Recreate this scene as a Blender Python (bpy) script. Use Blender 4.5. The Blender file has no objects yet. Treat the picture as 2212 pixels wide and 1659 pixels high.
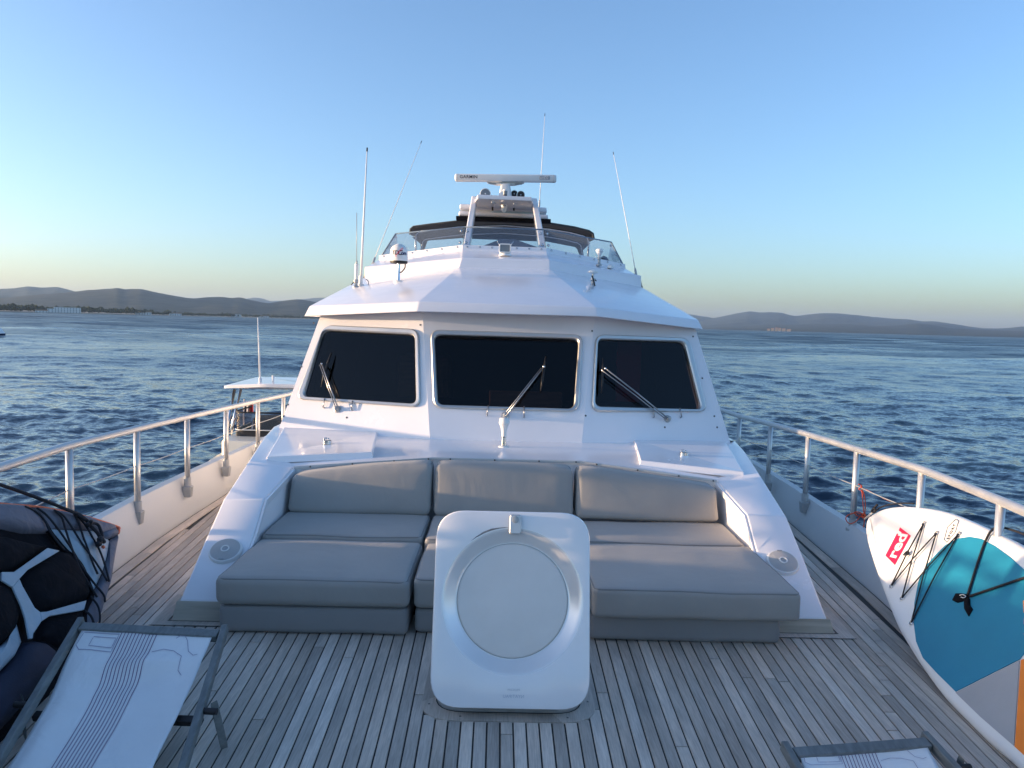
import bpy, bmesh, math, random
import numpy as np
from mathutils import Vector, Matrix, noise as mnoise
R = math.radians
random.seed(7)
rng = np.random.default_rng(11)
SC = bpy.context.scene
COL = SC.collection

# ------------------------------------------------------------------ camera
F, CX, CY = 1661.0, 1106.0, 829.5          # focal length and centre, in pixels of a 2212 x 1659 print of the photograph
YAW, PITCH, ROLL = R(0.9), R(4.48), R(1.5)
CAM = np.array([-0.06, 0.0, 1.6])          # eye height above the foredeck
_f = np.array([math.sin(YAW) * math.cos(PITCH), math.cos(YAW) * math.cos(PITCH), -math.sin(PITCH)])
_r0 = np.array([math.cos(YAW), -math.sin(YAW), 0.0])
_u0 = np.cross(_r0, _f)
_r = math.cos(ROLL) * _r0 + math.sin(ROLL) * _u0
_u = np.cross(_r, _f)
cd = bpy.data.cameras.new('camera')
cd.lens, cd.sensor_width, cd.clip_start, cd.clip_end = F / 2212.0 * 36.0, 36.0, 0.05, 90000.0
cam = bpy.data.objects.new('camera', cd)
COL.objects.link(cam)
cam.matrix_world = Matrix(((_r[0], _u[0], -_f[0], CAM[0]), (_r[1], _u[1], -_f[1], CAM[1]),
                           (_r[2], _u[2], -_f[2], CAM[2]), (0, 0, 0, 1)))
SC.camera = cam

# ------------------------------------------------------------------ sky, sun, exposure
SUN_EL, SUN_A = R(4.2), R(1.6)            # low sun on the left, a little behind the camera
SUN_DIR = np.array([-math.cos(SUN_EL) * math.cos(SUN_A), -math.cos(SUN_EL) * math.sin(SUN_A), math.sin(SUN_EL)])
w = bpy.data.worlds.new('World')
SC.world = w
w.use_nodes = True
nt = w.node_tree
bg = nt.nodes['Background']
sky = nt.nodes.new('ShaderNodeTexSky')
sky.sky_type = 'NISHITA'
sky.sun_disc = False
sky.sun_elevation = SUN_EL
sky.sun_rotation = math.atan2(SUN_DIR[0], SUN_DIR[1])
sky.altitude = 0.0
sky.air_density, sky.dust_density, sky.ozone_density = 0.8, 1.5, 2.9
nt.links.new(sky.outputs[0], bg.inputs[0])
bg.inputs[1].default_value = 0.15
sl = bpy.data.lights.new('sun', 'SUN')
sl.energy, sl.angle, sl.color = 2.3, R(1.0), (1.0, 0.76, 0.52)
sun = bpy.data.objects.new('sun', sl)
COL.objects.link(sun)
sun.rotation_euler = Vector(SUN_DIR).to_track_quat('Z', 'Y').to_euler()
SC.view_settings.view_transform = 'Standard'
SC.view_settings.look = 'None'
SC.view_settings.gamma = 1.0
SC.view_settings.use_curve_mapping = False
SC.view_settings.exposure = 2.1
SC.view_settings.use_white_balance = True       # the phone balanced the blue dusk a little towards neutral
SC.view_settings.white_balance_temperature = 7300
SC.view_settings.white_balance_tint = 16
SC.cycles.use_denoising = True
SC.cycles.max_bounces = 8
SC.cycles.transparent_max_bounces = 12
SC.cycles.caustics_reflective = False
SC.cycles.caustics_refractive = False
SC.cycles.sample_clamp_indirect = 6.0

SEA = -2.1                                 # water level below the foredeck

# ------------------------------------------------------------------ pixel -> place
def ray(x, y): return _f + _r * ((x - CX) / F) - _u * ((y - CY) / F)
def Zp(x, y, z): d = ray(x, y); return CAM + d * ((z - CAM[2]) / d[2])
def Yp(x, y, Y): d = ray(x, y); return CAM + d * (Y / d[1])
def Xp(x, y, X): d = ray(x, y); return CAM + d * ((X - CAM[0]) / d[0])
class Plane:
    def __init__(s, p0, p1, p2):
        s.o = np.array(p0, float); a = np.array(p1, float) - s.o; b = np.array(p2, float) - s.o
        n = np.cross(a, b); n /= np.linalg.norm(n)
        if n @ (CAM - s.o) < 0: n = -n
        s.n = n; s.e1 = a / np.linalg.norm(a); s.e2 = np.cross(n, s.e1)
    def at(s, x, y, off=0.0):
        d = ray(x, y); t = ((s.o + s.n * off - CAM) @ s.n) / (d @ s.n)
        return CAM + d * t
    def uv(s, P): v = np.array(P) - s.o; return np.array([v @ s.e1, v @ s.e2])
    def xyz(s, u, v, off=0.0): return s.o + s.e1 * u + s.e2 * v + s.n * off

# ------------------------------------------------------------------ materials
MATS = {}
def mat(name, col, rough=0.5, metal=0.0, var=0.06, scale=6.0, bump=0.0, bscale=60.0, coat=0.0, spec=0.5, rvar=0.0, rand=0.0, stretch=None, sheen=0.0):
    m = bpy.data.materials.new(name); m.use_nodes = True
    t = m.node_tree; N = t.nodes; L = t.links
    p = N['Principled BSDF']
    p.inputs['Roughness'].default_value = rough
    p.inputs['Metallic'].default_value = metal
    p.inputs['Specular IOR Level'].default_value = spec
    p.inputs['Coat Weight'].default_value = coat
    p.inputs['Coat Roughness'].default_value = 0.12
    p.inputs['Sheen Weight'].default_value = sheen
    tc = N.new('ShaderNodeTexCoord'); src = tc.outputs['Object']
    if stretch:
        mp = N.new('ShaderNodeMapping'); mp.inputs['Scale'].default_value = stretch
        L.new(src, mp.inputs[0]); src = mp.outputs[0]
    nz = N.new('ShaderNodeTexNoise'); nz.inputs['Scale'].default_value = scale
    nz.inputs['Detail'].default_value = 6.0; nz.inputs['Roughness'].default_value = 0.6
    L.new(src, nz.inputs['Vector'])
    mr = N.new('ShaderNodeMapRange')
    mr.inputs['From Min'].default_value = 0.3; mr.inputs['From Max'].default_value = 0.7
    mr.inputs['To Min'].default_value = 1 - var; mr.inputs['To Max'].default_value = 1 + var
    L.new(nz.outputs[0], mr.inputs['Value'])
    val = mr.outputs[0]
    if rand:
        oi = N.new('ShaderNodeObjectInfo'); m2 = N.new('ShaderNodeMapRange')
        m2.inputs['To Min'].default_value = 1 - rand; m2.inputs['To Max'].default_value = 1 + rand
        L.new(oi.outputs['Random'], m2.inputs['Value'])
        mm = N.new('ShaderNodeMath'); mm.operation = 'MULTIPLY'
        L.new(val, mm.inputs[0]); L.new(m2.outputs[0], mm.inputs[1]); val = mm.outputs[0]
    vm = N.new('ShaderNodeVectorMath'); vm.operation = 'SCALE'
    vm.inputs[0].default_value = col[:3]
    L.new(val, vm.inputs['Scale']); L.new(vm.outputs[0], p.inputs['Base Color'])
    if rvar:
        m3 = N.new('ShaderNodeMapRange')
        m3.inputs['From Min'].default_value = 0.3; m3.inputs['From Max'].default_value = 0.7
        m3.inputs['To Min'].default_value = rough - rvar; m3.inputs['To Max'].default_value = rough + rvar
        L.new(nz.outputs[0], m3.inputs['Value']); L.new(m3.outputs[0], p.inputs['Roughness'])
    if bump:
        n2 = N.new('ShaderNodeTexNoise'); n2.inputs['Scale'].default_value = bscale; n2.inputs['Detail'].default_value = 4.0
        L.new(src, n2.inputs['Vector'])
        b = N.new('ShaderNodeBump'); b.inputs['Strength'].default_value = bump; b.inputs['Distance'].default_value = 0.01
        L.new(n2.outputs[0], b.inputs['Height']); L.new(b.outputs[0], p.inputs['Normal'])
    MATS[name] = m
    return m

def soften(name, scale, strength, dist):
    """broad soft dents and wrinkles under the fine relief of a cloth"""
    t = MATS[name].node_tree; N = t.nodes; L = t.links; p = N['Principled BSDF']
    tc = N.new('ShaderNodeTexCoord'); n = N.new('ShaderNodeTexNoise'); n.inputs['Scale'].default_value = scale; n.inputs['Detail'].default_value = 3; n.inputs['Distortion'].default_value = 1.2
    L.new(tc.outputs['Object'], n.inputs['Vector'])
    b = N.new('ShaderNodeBump'); b.inputs['Strength'].default_value = strength; b.inputs['Distance'].default_value = dist
    L.new(n.outputs[0], b.inputs['Height'])
    if p.inputs['Normal'].links: L.new(p.inputs['Normal'].links[0].from_socket, b.inputs['Normal'])
    L.new(b.outputs[0], p.inputs['Normal'])
def glass_mat(name, tint, ior=1.5, milk=0.0, milkcol=(0.6, 0.7, 0.8), rough=0.0):
    m = bpy.data.materials.new(name); m.use_nodes = True
    t = m.node_tree; N = t.nodes; L = t.links
    N.remove(N['Principled BSDF'])
    tr = N.new('ShaderNodeBsdfTransparent'); tr.inputs[0].default_value = (*tint, 1)
    gl = N.new('ShaderNodeBsdfGlossy'); gl.inputs['Roughness'].default_value = rough
    fr = N.new('ShaderNodeFresnel'); fr.inputs[0].default_value = ior
    mx = N.new('ShaderNodeMixShader')
    base = tr.outputs[0]
    if milk:
        df = N.new('ShaderNodeBsdfDiffuse'); df.inputs[0].default_value = (*milkcol, 1)
        tl = N.new('ShaderNodeBsdfTranslucent'); tl.inputs[0].default_value = (*milkcol, 1)
        m1 = N.new('ShaderNodeMixShader'); m1.inputs[0].default_value = 0.5
        L.new(df.outputs[0], m1.inputs[1]); L.new(tl.outputs[0], m1.inputs[2])
        m2 = N.new('ShaderNodeMixShader'); m2.inputs[0].default_value = milk
        L.new(tr.outputs[0], m2.inputs[1]); L.new(m1.outputs[0], m2.inputs[2]); base = m2.outputs[0]
    ge = N.new('ShaderNodeNewGeometry'); sb = N.new('ShaderNodeMath'); sb.operation = 'SUBTRACT'; sb.inputs[0].default_value = 1.0
    ml = N.new('ShaderNodeMath'); ml.operation = 'MULTIPLY'      # the far side of a sheet does not mirror again
    L.new(ge.outputs['Backfacing'], sb.inputs[1]); L.new(sb.outputs[0], ml.inputs[0]); L.new(fr.outputs[0], ml.inputs[1])
    L.new(ml.outputs[0], mx.inputs[0]); L.new(base, mx.inputs[1]); L.new(gl.outputs[0], mx.inputs[2])
    L.new(mx.outputs[0], N['Material Output'].inputs[0])
    MATS[name] = m
    return m

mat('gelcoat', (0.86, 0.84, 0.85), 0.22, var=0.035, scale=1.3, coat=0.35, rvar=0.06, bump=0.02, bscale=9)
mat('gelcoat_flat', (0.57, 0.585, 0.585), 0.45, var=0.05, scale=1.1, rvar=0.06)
mat('cream', (0.74, 0.70, 0.60), 0.4, var=0.05, scale=2)
mat('plastic_white', (0.80, 0.79, 0.76), 0.35, var=0.03, scale=5)
mat('alu', (0.62, 0.62, 0.61), 0.42, 0.7, var=0.06, scale=8, rvar=0.06)
mat('alu_frame', (0.62, 0.61, 0.58), 0.38, 0.85, var=0.04, scale=5, rvar=0.04)
mat('steel', (0.66, 0.66, 0.66), 0.14, 1.0, var=0.04, scale=20)
mat('wiper_steel', (0.36, 0.36, 0.37), 0.3, 0.9)
mat('cast_grey', (0.42, 0.43, 0.43), 0.45, 0.4, var=0.1, scale=18)
mat('rubber', (0.012, 0.012, 0.014), 0.55, var=0.2)
mat('screw', (0.10, 0.10, 0.10), 0.4, 0.5)
mat('caulk', (0.018, 0.018, 0.018), 0.6, var=0.2, scale=30)
mat('teak_plinth', (0.46, 0.40, 0.32), 0.7, var=0.25, scale=7, stretch=(0.25, 3, 3), bump=0.15)
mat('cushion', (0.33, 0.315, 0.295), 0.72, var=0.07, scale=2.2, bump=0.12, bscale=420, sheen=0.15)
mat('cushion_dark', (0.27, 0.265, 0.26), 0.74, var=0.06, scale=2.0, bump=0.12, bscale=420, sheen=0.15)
mat('piping', (0.22, 0.215, 0.21), 0.7)
mat('canvas', (0.085, 0.082, 0.078), 0.8, var=0.1, scale=4, bump=0.1, bscale=200)
mat('canvas_grey', (0.12, 0.135, 0.16), 0.8, var=0.1, scale=4, bump=0.1, bscale=200)
mat('black_cloth', (0.007, 0.007, 0.010), 0.9, spec=0.15, var=0.3, scale=12, bump=0.1, bscale=120)
mat('navy_cloth', (0.020, 0.026, 0.05), 0.7, spec=0.3, var=0.2, scale=9, bump=0.1, bscale=120)
mat('slate_cloth', (0.135, 0.135, 0.17), 0.62, var=0.12, scale=5, bump=0.12, bscale=40)
mat('pale_cloth', (0.33, 0.41, 0.47), 0.6, var=0.08, scale=6, bump=0.15, bscale=14)
mat('orange_trim', (0.85, 0.16, 0.07), 0.6)
mat('rope_black', (0.010, 0.010, 0.016), 0.75, bump=0.5, bscale=300)
mat('rope_orange', (0.70, 0.09, 0.03), 0.7, var=0.5, scale=160)
mat('sup_white', (0.80, 0.80, 0.79), 0.42, var=0.03, scale=3)
mat('sup_teal', (0.0, 0.205, 0.33), 0.5, var=0.06, scale=4, bump=0.15, bscale=260)
mat('sup_blue', (0.03, 0.20, 0.42), 0.45)
mat('sup_grey', (0.36, 0.36, 0.37), 0.55, var=0.04, bump=0.15, bscale=260)
mat('sup_orange', (0.90, 0.22, 0.015), 0.5, bump=0.15, bscale=260)
mat('logo_red', (0.80, 0.015, 0.07), 0.4)
mat('logo_dark', (0.02, 0.02, 0.025), 0.5)
mat('logo_grey', (0.30, 0.31, 0.33), 0.5)
mat('logo_blue', (0.012, 0.016, 0.10), 0.5)
mat('etched', (0.52, 0.56, 0.62), 0.4)
mat('flag_red', (0.55, 0.015, 0.03), 0.7)
mat('flag_white', (0.75, 0.74, 0.72), 0.7)
mat('flag_blue', (0.01, 0.02, 0.09), 0.7)
mat('chair_frame', (0.15, 0.165, 0.165), 0.5, var=0.25, scale=12, stretch=(4, 0.6, 4), bump=0.1)
mat('sling', (0.80, 0.80, 0.80), 0.6, var=0.04, scale=3, bump=0.1, bscale=300)
mat('stripe', (0.15, 0.06, 0.17), 0.6)
mat('print_line', (0.36, 0.34, 0.44), 0.6)
mat('lid_white', (0.86, 0.85, 0.86), 0.16, var=0.03, scale=3, coat=0.5, rvar=0.03)
mat('lid_ring', (0.86, 0.84, 0.83), 0.22, 0.3, var=0.03, scale=3)
mat('lid_pane', (0.74, 0.71, 0.68), 0.42, var=0.04, scale=5)
mat('grille', (0.56, 0.56, 0.55), 0.6, bump=0.9, bscale=330)
mat('grey_lens', (0.20, 0.22, 0.24), 0.15, var=0.1)
mat('wood_inside', (0.40, 0.20, 0.11), 0.4, var=0.3, scale=5, stretch=(1, 8, 8))
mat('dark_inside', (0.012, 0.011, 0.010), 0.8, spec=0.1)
mat('dirt', (0.20, 0.20, 0.21), 0.7, var=0.4, scale=40)
for nm in ('cushion', 'cushion_dark'): soften(nm, 3.5, 0.16, 0.03)
for nm in ('slate_cloth', 'pale_cloth', 'black_cloth'): soften(nm, 9.0, 0.6, 0.02)
soften('sling', 7.0, 0.35, 0.02)
soften('gelcoat', 1.4, 0.10, 0.02)
glass_mat('tinted_glass', (0.42, 0.41, 0.43), 1.45)
glass_mat('acrylic', (0.80, 0.85, 0.90), 1.45, 0.10)
glass_mat('smoked_acrylic', (0.55, 0.54, 0.60), 1.45, 0.05, (0.2, 0.2, 0.25))

def teak_mat():
    m = bpy.data.materials.new('teak'); m.use_nodes = True
    t = m.node_tree; N = t.nodes; L = t.links; p = N['Principled BSDF']
    tc = N.new('ShaderNodeTexCoord'); oi = N.new('ShaderNodeObjectInfo')
    add = N.new('ShaderNodeVectorMath'); add.operation = 'ADD'
    sc = N.new('ShaderNodeVectorMath'); sc.operation = 'SCALE'; sc.inputs[0].default_value = (13.0, 57.0, 31.0)
    L.new(oi.outputs['Random'], sc.inputs['Scale']); L.new(tc.outputs['Object'], add.inputs[0]); L.new(sc.outputs[0], add.inputs[1])
    def nz(stretch, scale, detail):
        mp = N.new('ShaderNodeMapping'); mp.inputs['Scale'].default_value = stretch
        L.new(add.outputs[0], mp.inputs[0])
        n = N.new('ShaderNodeTexNoise'); n.inputs['Scale'].default_value = scale; n.inputs['Detail'].default_value = detail
        n.inputs['Roughness'].default_value = 0.65
        L.new(mp.outputs[0], n.inputs['Vector']); return n.outputs[0]
    grain = nz((14, 0.7, 14), 12, 6); blot = nz((2.2, 0.5, 2), 3.2, 5); big = nz((1, 0.6, 1), 0.9, 3)
    def rng_(v, a, b, lo=0.3, hi=0.7):
        r = N.new('ShaderNodeMapRange'); r.inputs['From Min'].default_value = lo; r.inputs['From Max'].default_value = hi
        r.inputs['To Min'].default_value = a; r.inputs['To Max'].default_value = b; L.new(v, r.inputs['Value']); return r.outputs[0]
    def mul(a, b):
        x = N.new('ShaderNodeMath'); x.operation = 'MULTIPLY'; L.new(a, x.inputs[0]); L.new(b, x.inputs[1]); return x.outputs[0]
    v = mul(mul(rng_(grain, 0.80, 1.18), rng_(blot, 0.80, 1.22)), rng_(oi.outputs['Random'], 0.74, 1.22, 0, 1))
    v = mul(v, rng_(big, 0.88, 1.12))
    mix = N.new('ShaderNodeMix'); mix.data_type = 'RGBA'
    mix.inputs[6].default_value = (0.51, 0.455, 0.40, 1); mix.inputs[7].default_value = (0.57, 0.465, 0.38, 1)
    mm = N.new('ShaderNodeMath'); mm.operation = 'MULTIPLY'; mm.inputs[1].default_value = 7.31
    L.new(oi.outputs['Random'], mm.inputs[0]); fr = N.new('ShaderNodeMath'); fr.operation = 'FRACT'; L.new(mm.outputs[0], fr.inputs[0])
    L.new(mul(fr.outputs[0], rng_(blot, 0.3, 1.0)), mix.inputs[0])
    vm = N.new('ShaderNodeVectorMath'); vm.operation = 'SCALE'
    L.new(mix.outputs[2], vm.inputs[0]); L.new(v, vm.inputs['Scale']); L.new(vm.outputs[0], p.inputs['Base Color'])
    L.new(rng_(blot, 0.62, 0.82), p.inputs['Roughness']); p.inputs['Specular IOR Level'].default_value = 0.3
    b = N.new('ShaderNodeBump'); b.inputs['Strength'].default_value = 0.25; b.inputs['Distance'].default_value = 0.004
    L.new(grain, b.inputs['Height']); L.new(b.outputs[0], p.inputs['Normal'])
    MATS['teak'] = m
teak_mat()

# ------------------------------------------------------------------ mesh helpers
def link(name, me, m=None, parent=None, smooth=False):
    if m is not None and not me.materials:
        me.materials.append(MATS[m])
    if smooth:
        me.polygons.foreach_set('use_smooth', [True] * len(me.polygons))
    o = bpy.data.objects.new(name, me); COL.objects.link(o)
    if parent is not None:
        o.parent = parent
        o.matrix_parent_inverse = Matrix.Translation(-Vector(parent.location)) if parent.location.length else Matrix()
    return o
def tag(o, label, cat, group=None):
    o['label'] = label; o['category'] = cat
    if group: o['group'] = group
    return o
def empty(name, label, cat, loc=(0, 0, 0), group=None):
    o = bpy.data.objects.new(name, None); COL.objects.link(o); o.location = loc
    o.empty_display_size = 0.1
    return tag(o, label, cat, group)
def structure(o): o['kind'] = 'structure'; return o
def raw(name, verts, faces, m, parent=None, smooth=False, bevel=0.0, seg=2, flip=True):
    me = bpy.data.meshes.new(name)
    bm = bmesh.new()
    vs = [bm.verts.new(tuple(map(float, v))) for v in verts]
    for f in faces:
        try: bm.faces.new([vs[i] for i in f])
        except ValueError: pass
    if flip: bmesh.ops.recalc_face_normals(bm, faces=bm.faces)
    if bevel:
        es = [e for e in bm.edges if len(e.link_faces) == 2 and e.calc_face_angle(0) > R(20)]
        bmesh.ops.bevel(bm, geom=es, offset=bevel, segments=seg, profile=0.5, affect='EDGES', clamp_overlap=True)
    bm.to_mesh(me); bm.free()
    return link(name, me, m, parent, smooth)
HEXF = [(0, 3, 2, 1), (4, 5, 6, 7), (0, 1, 5, 4), (1, 2, 6, 5), (2, 3, 7, 6), (3, 0, 4, 7)]
def hexa(name, c8, m, parent=None, bevel=0.004, seg=2):
    return raw(name, c8, HEXF, m, parent, bevel=bevel, seg=seg)
def box(name, x0, x1, y0, y1, z0, z1, m, parent=None, bevel=0.004, seg=2):
    return hexa(name, [(x0, y0, z0), (x1, y0, z0), (x1, y1, z0), (x0, y1, z0), (x0, y0, z1), (x1, y0, z1), (x1, y1, z1), (x0, y1, z1)], m, parent, bevel, seg)
def slab(name, poly, off, m, parent=None, bevel=0.0, seg=2, smooth=False):
    """a polygon in space given thickness by the vector off"""
    n = len(poly); P = [np.array(p, float) for p in poly]; o = np.array(off, float)
    return raw(name, P + [p + o for p in P], [tuple(range(n - 1, -1, -1)), tuple(range(n, 2 * n))] + [(i, (i + 1) % n, n + (i + 1) % n, n + i) for i in range(n)], m, parent, smooth, bevel, seg)
def smooth_path(pts, k=6):
    P = [np.array(p, float) for p in pts]
    if len(P) < 3: return P
    Q = [2 * P[0] - P[1]] + P + [2 * P[-1] - P[-2]]
    out = []
    for i in range(1, len(Q) - 2):
        a, b, c, d = Q[i - 1:i + 3]
        for j in range(k):
            t = j / k
            out.append(0.5 * ((2 * b) + (-a + c) * t + (2 * a - 5 * b + 4 * c - d) * t * t + (-a + 3 * b - 3 * c + d) * t ** 3))
    out.append(P[-1])
    return out
def tube_data(pts, rad, n=8, closed=False):
    P = [np.array(p, float) for p in pts]; K = len(P)
    rad = [rad] * K if np.isscalar(rad) else list(rad)
    V, Fc = [], []
    up = None
    for i in range(K):
        t = (P[(i + 1) % K] - P[i - 1]) if closed else P[min(i + 1, K - 1)] - P[max(i - 1, 0)]
        t = t / (np.linalg.norm(t) + 1e-12)
        if up is None:
            h = np.array([0, 0, 1.0]) if abs(t[2]) < 0.9 else np.array([1.0, 0, 0])
            up = np.cross(np.cross(t, h), t)
        up = up - t * (up @ t); up /= np.linalg.norm(up) + 1e-12
        s = np.cross(t, up)
        for k in range(n):
            a = 2 * math.pi * k / n
            V.append(P[i] + rad[i] * (math.cos(a) * up + math.sin(a) * s))
    for i in range(K if closed else K - 1):
        j = (i + 1) % K
        for k in range(n):
            Fc.append((i * n + k, i * n + (k + 1) % n, j * n + (k + 1) % n, j * n + k))
    if not closed:
        Fc.append(tuple(range(n - 1, -1, -1))); Fc.append(tuple((K - 1) * n + k for k in range(n)))
    return V, Fc
def tube(name, pts, rad, m, parent=None, n=8, closed=False):
    V, Fc = tube_data(pts, rad, n, closed)
    return raw(name, V, Fc, m, parent, smooth=True)
def tubes(name, paths, rad, m, parent=None, n=6):
    V, Fc = [], []
    for p in paths:
        v, f = tube_data(p, rad, n); b = len(V); V += v; Fc += [tuple(i + b for i in q) for q in f]
    return raw(name, V, Fc, m, parent, smooth=True)
def lathe(name, base, axis, prof, m, parent=None, n=20):
    """profile of (distance along axis, radius) turned about an axis through base"""
    b = np.array(base, float); ax = np.array(axis, float); ax /= np.linalg.norm(ax)
    h = np.array([1.0, 0, 0]) if abs(ax[0]) < 0.9 else np.array([0, 1.0, 0])
    u = np.cross(ax, h); u /= np.linalg.norm(u); v = np.cross(ax, u)
    V, Fc = [], []
    for (z, r) in prof:
        for k in range(n):
            a = 2 * math.pi * k / n
            V.append(b + ax * z + max(r, 1e-4) * (math.cos(a) * u + math.sin(a) * v))
    K = len(prof)
    for i in range(K - 1):
        for k in range(n):
            Fc.append((i * n + k, i * n + (k + 1) % n, (i + 1) * n + (k + 1) % n, (i + 1) * n + k))
    Fc.append(tuple(range(n - 1, -1, -1))); Fc.append(tuple((K - 1) * n + k for k in range(n)))
    o = raw(name, V, Fc, m, parent)
    me = o.data
    me.polygons.foreach_set('use_smooth', [True] * len(me.polygons))
    me.set_sharp_from_angle(angle=R(38))
    return o
def rounded_hexa(name, c8, rad, m, parent=None, k=10, puff=0.0, wob=0.0, seed=0):
    """a soft block through eight corners (bottom four, top four) with round edges and a puffed top"""
    c = np.array(c8, float)
    dims = np.array([np.linalg.norm(c[1] - c[0]), np.linalg.norm(c[3] - c[0]), np.linalg.norm(c[4] - c[0])])
    def ticks(d):
        e = min(rad / d, 0.49)
        return np.concatenate([e * np.array([0, 0.08, 0.29, 0.62, 1.0]), np.linspace(e, 1 - e, k)[1:-1], 1 - e * np.array([1.0, 0.62, 0.29, 0.08, 0])])
    T = [ticks(d) for d in dims]
    idx, V, Fc = {}, [], []
    def vert(a, b, g):
        key = (a, b, g)
        if key in idx: return idx[key]
        q = np.array([T[0][a], T[1][b], T[2][g]]) * dims
        r = np.minimum(rad, dims * 0.49)
        inner = np.clip(q, r, dims - r); d = q - inner; L = np.linalg.norm(d / r)
        if L > 1e-6: q = inner + d / L
        s = q / dims
        if puff:
            s[2] += puff / dims[2] * (s[2] - 0.3) * (1 - (2 * s[0] - 1) ** 4) * (1 - (2 * s[1] - 1) ** 4)
            s[1] += puff / dims[1] * 0.8 * (s[1] - 0.5) * (1 - (2 * s[0] - 1) ** 4) * (1 - (2 * s[2] - 1) ** 2)
        x, y, z = s
        bot = (1 - x) * (1 - y) * c[0] + x * (1 - y) * c[1] + x * y * c[2] + (1 - x) * y * c[3]
        top = (1 - x) * (1 - y) * c[4] + x * (1 - y) * c[5] + x * y * c[6] + (1 - x) * y * c[7]
        p = (1 - z) * bot + z * top
        if wob:
            n = mnoise.noise_vector(Vector(p * 3.1) + Vector((seed, 0, 0))); p = p + wob * np.array(n)
        idx[key] = len(V); V.append(p); return idx[key]
    n0, n1, n2 = len(T[0]), len(T[1]), len(T[2])
    for a in range(n0 - 1):
        for b in range(n1 - 1):
            Fc.append((vert(a, b, 0), vert(a, b + 1, 0), vert(a + 1, b + 1, 0), vert(a + 1, b, 0)))
            Fc.append((vert(a, b, n2 - 1), vert(a + 1, b, n2 - 1), vert(a + 1, b + 1, n2 - 1), vert(a, b + 1, n2 - 1)))
    for a in range(n0 - 1):
        for g in range(n2 - 1):
            Fc.append((vert(a, 0, g), vert(a + 1, 0, g), vert(a + 1, 0, g + 1), vert(a, 0, g + 1)))
            Fc.append((vert(a, n1 - 1, g), vert(a, n1 - 1, g + 1), vert(a + 1, n1 - 1, g + 1), vert(a + 1, n1 - 1, g)))
    for b in range(n1 - 1):
        for g in range(n2 - 1):
            Fc.append((vert(0, b, g), vert(0, b, g + 1), vert(0, b + 1, g + 1), vert(0, b + 1, g)))
            Fc.append((vert(n0 - 1, b, g), vert(n0 - 1, b + 1, g), vert(n0 - 1, b + 1, g + 1), vert(n0 - 1, b, g + 1)))
    o = raw(name, V, Fc, m, parent, smooth=True)
    return o
def pillow(name, poly, n, height, m, parent=None, rings=6, depth=0.02, smooth_k=0, power=0.5, wob=0.0):
    """a padded patch: outline poly in space, bulging along n"""
    P = smooth_path(list(poly) + [poly[0]], smooth_k)[:-1] if smooth_k else [np.array(p, float) for p in poly]
    P2 = []
    if not smooth_k:
        for i in range(len(P)):
            a, b = P[i], P[(i + 1) % len(P)]
            k = max(1, int(np.linalg.norm(b - a) / 0.05))
            P2 += [a + (b - a) * j / k for j in range(k)]
        P = P2
    n = np.array(n, float); cen = sum(P) / len(P); K = len(P)
    V = [p - n * depth for p in P]
    for r in range(rings):
        s = r / rings
        for p in P:
            q = p + (cen - p) * s
            h = height * (1 - (1 - s) ** 2) ** power
            if wob: h += wob * mnoise.noise(Vector(q * 9.0)) * min(1, s * 4)
            V.append(q + n * h)
    V.append(cen + n * height)
    Fc = []
    for r in range(rings):
        for k in range(K):
            Fc.append((r * K + k, r * K + (k + 1) % K, (r + 1) * K + (k + 1) % K, (r + 1) * K + k))
    for k in range(K): Fc.append((rings * K + k, rings * K + (k + 1) % K, len(V) - 1))
    Fc.append(tuple(range(K - 1, -1, -1)))
    o = raw(name, V, Fc, m, parent, smooth=True)
    o.data.set_sharp_from_angle(angle=R(50))
    return o
def text(name, s, origin, xdir, ydir, size, m, parent=None, thick=0.0006, bold=0.0, shear=0.0, spacing=1.0, mirror=False, center=False):
    cu = bpy.data.curves.new(name, 'FONT'); cu.body = s; cu.size = size; cu.extrude = thick; cu.offset = bold
    cu.shear = shear; cu.space_character = spacing; cu.resolution_u = 3
    if center: cu.align_x = 'CENTER'; cu.align_y = 'CENTER'
    t = bpy.data.objects.new('tmp_text', cu); COL.objects.link(t)
    dg = bpy.context.evaluated_depsgraph_get(); dg.update()
    me = bpy.data.meshes.new_from_object(t.evaluated_get(dg))
    bpy.data.objects.remove(t); bpy.data.curves.remove(cu)
    x = np.array(xdir, float); x /= np.linalg.norm(x)
    y = np.array(ydir, float); y -= x * (x @ y); y /= np.linalg.norm(y); z = np.cross(x, y)
    if mirror: x = -x
    o = np.array(origin, float)
    me.transform(Matrix(((x[0], y[0], z[0], o[0]), (x[1], y[1], z[1], o[1]), (x[2], y[2], z[2], o[2]), (0, 0, 0, 1))))
    me.materials.clear()
    return link(name, me, m, parent)
def round_loop(c, rad, seg=5):
    """round the corners of a planar polygon"""
    C = [np.array(p, float) for p in c]; out = []
    rad = [rad] * len(C) if np.isscalar(rad) else rad
    for i in range(len(C)):
        a, b, d = C[i - 1], C[i], C[(i + 1) % len(C)]
        u = (a - b) / np.linalg.norm(a - b); v = (d - b) / np.linalg.norm(d - b)
        p, q = b + u * rad[i], b + v * rad[i]
        for k in range(seg + 1):
            t = k / seg
            out.append((1 - t) ** 2 * p + 2 * t * (1 - t) * b + t * t * q)
    return out
def bridge(loops, close=True):
    K = len(loops[0]); V = [p for l in loops for p in l]; Fc = []
    for r in range(len(loops) - 1):
        for k in range(K if close else K - 1):
            Fc.append((r * K + k, r * K + (k + 1) % K, (r + 1) * K + (k + 1) % K, (r + 1) * K + k))
    return V, Fc
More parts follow.
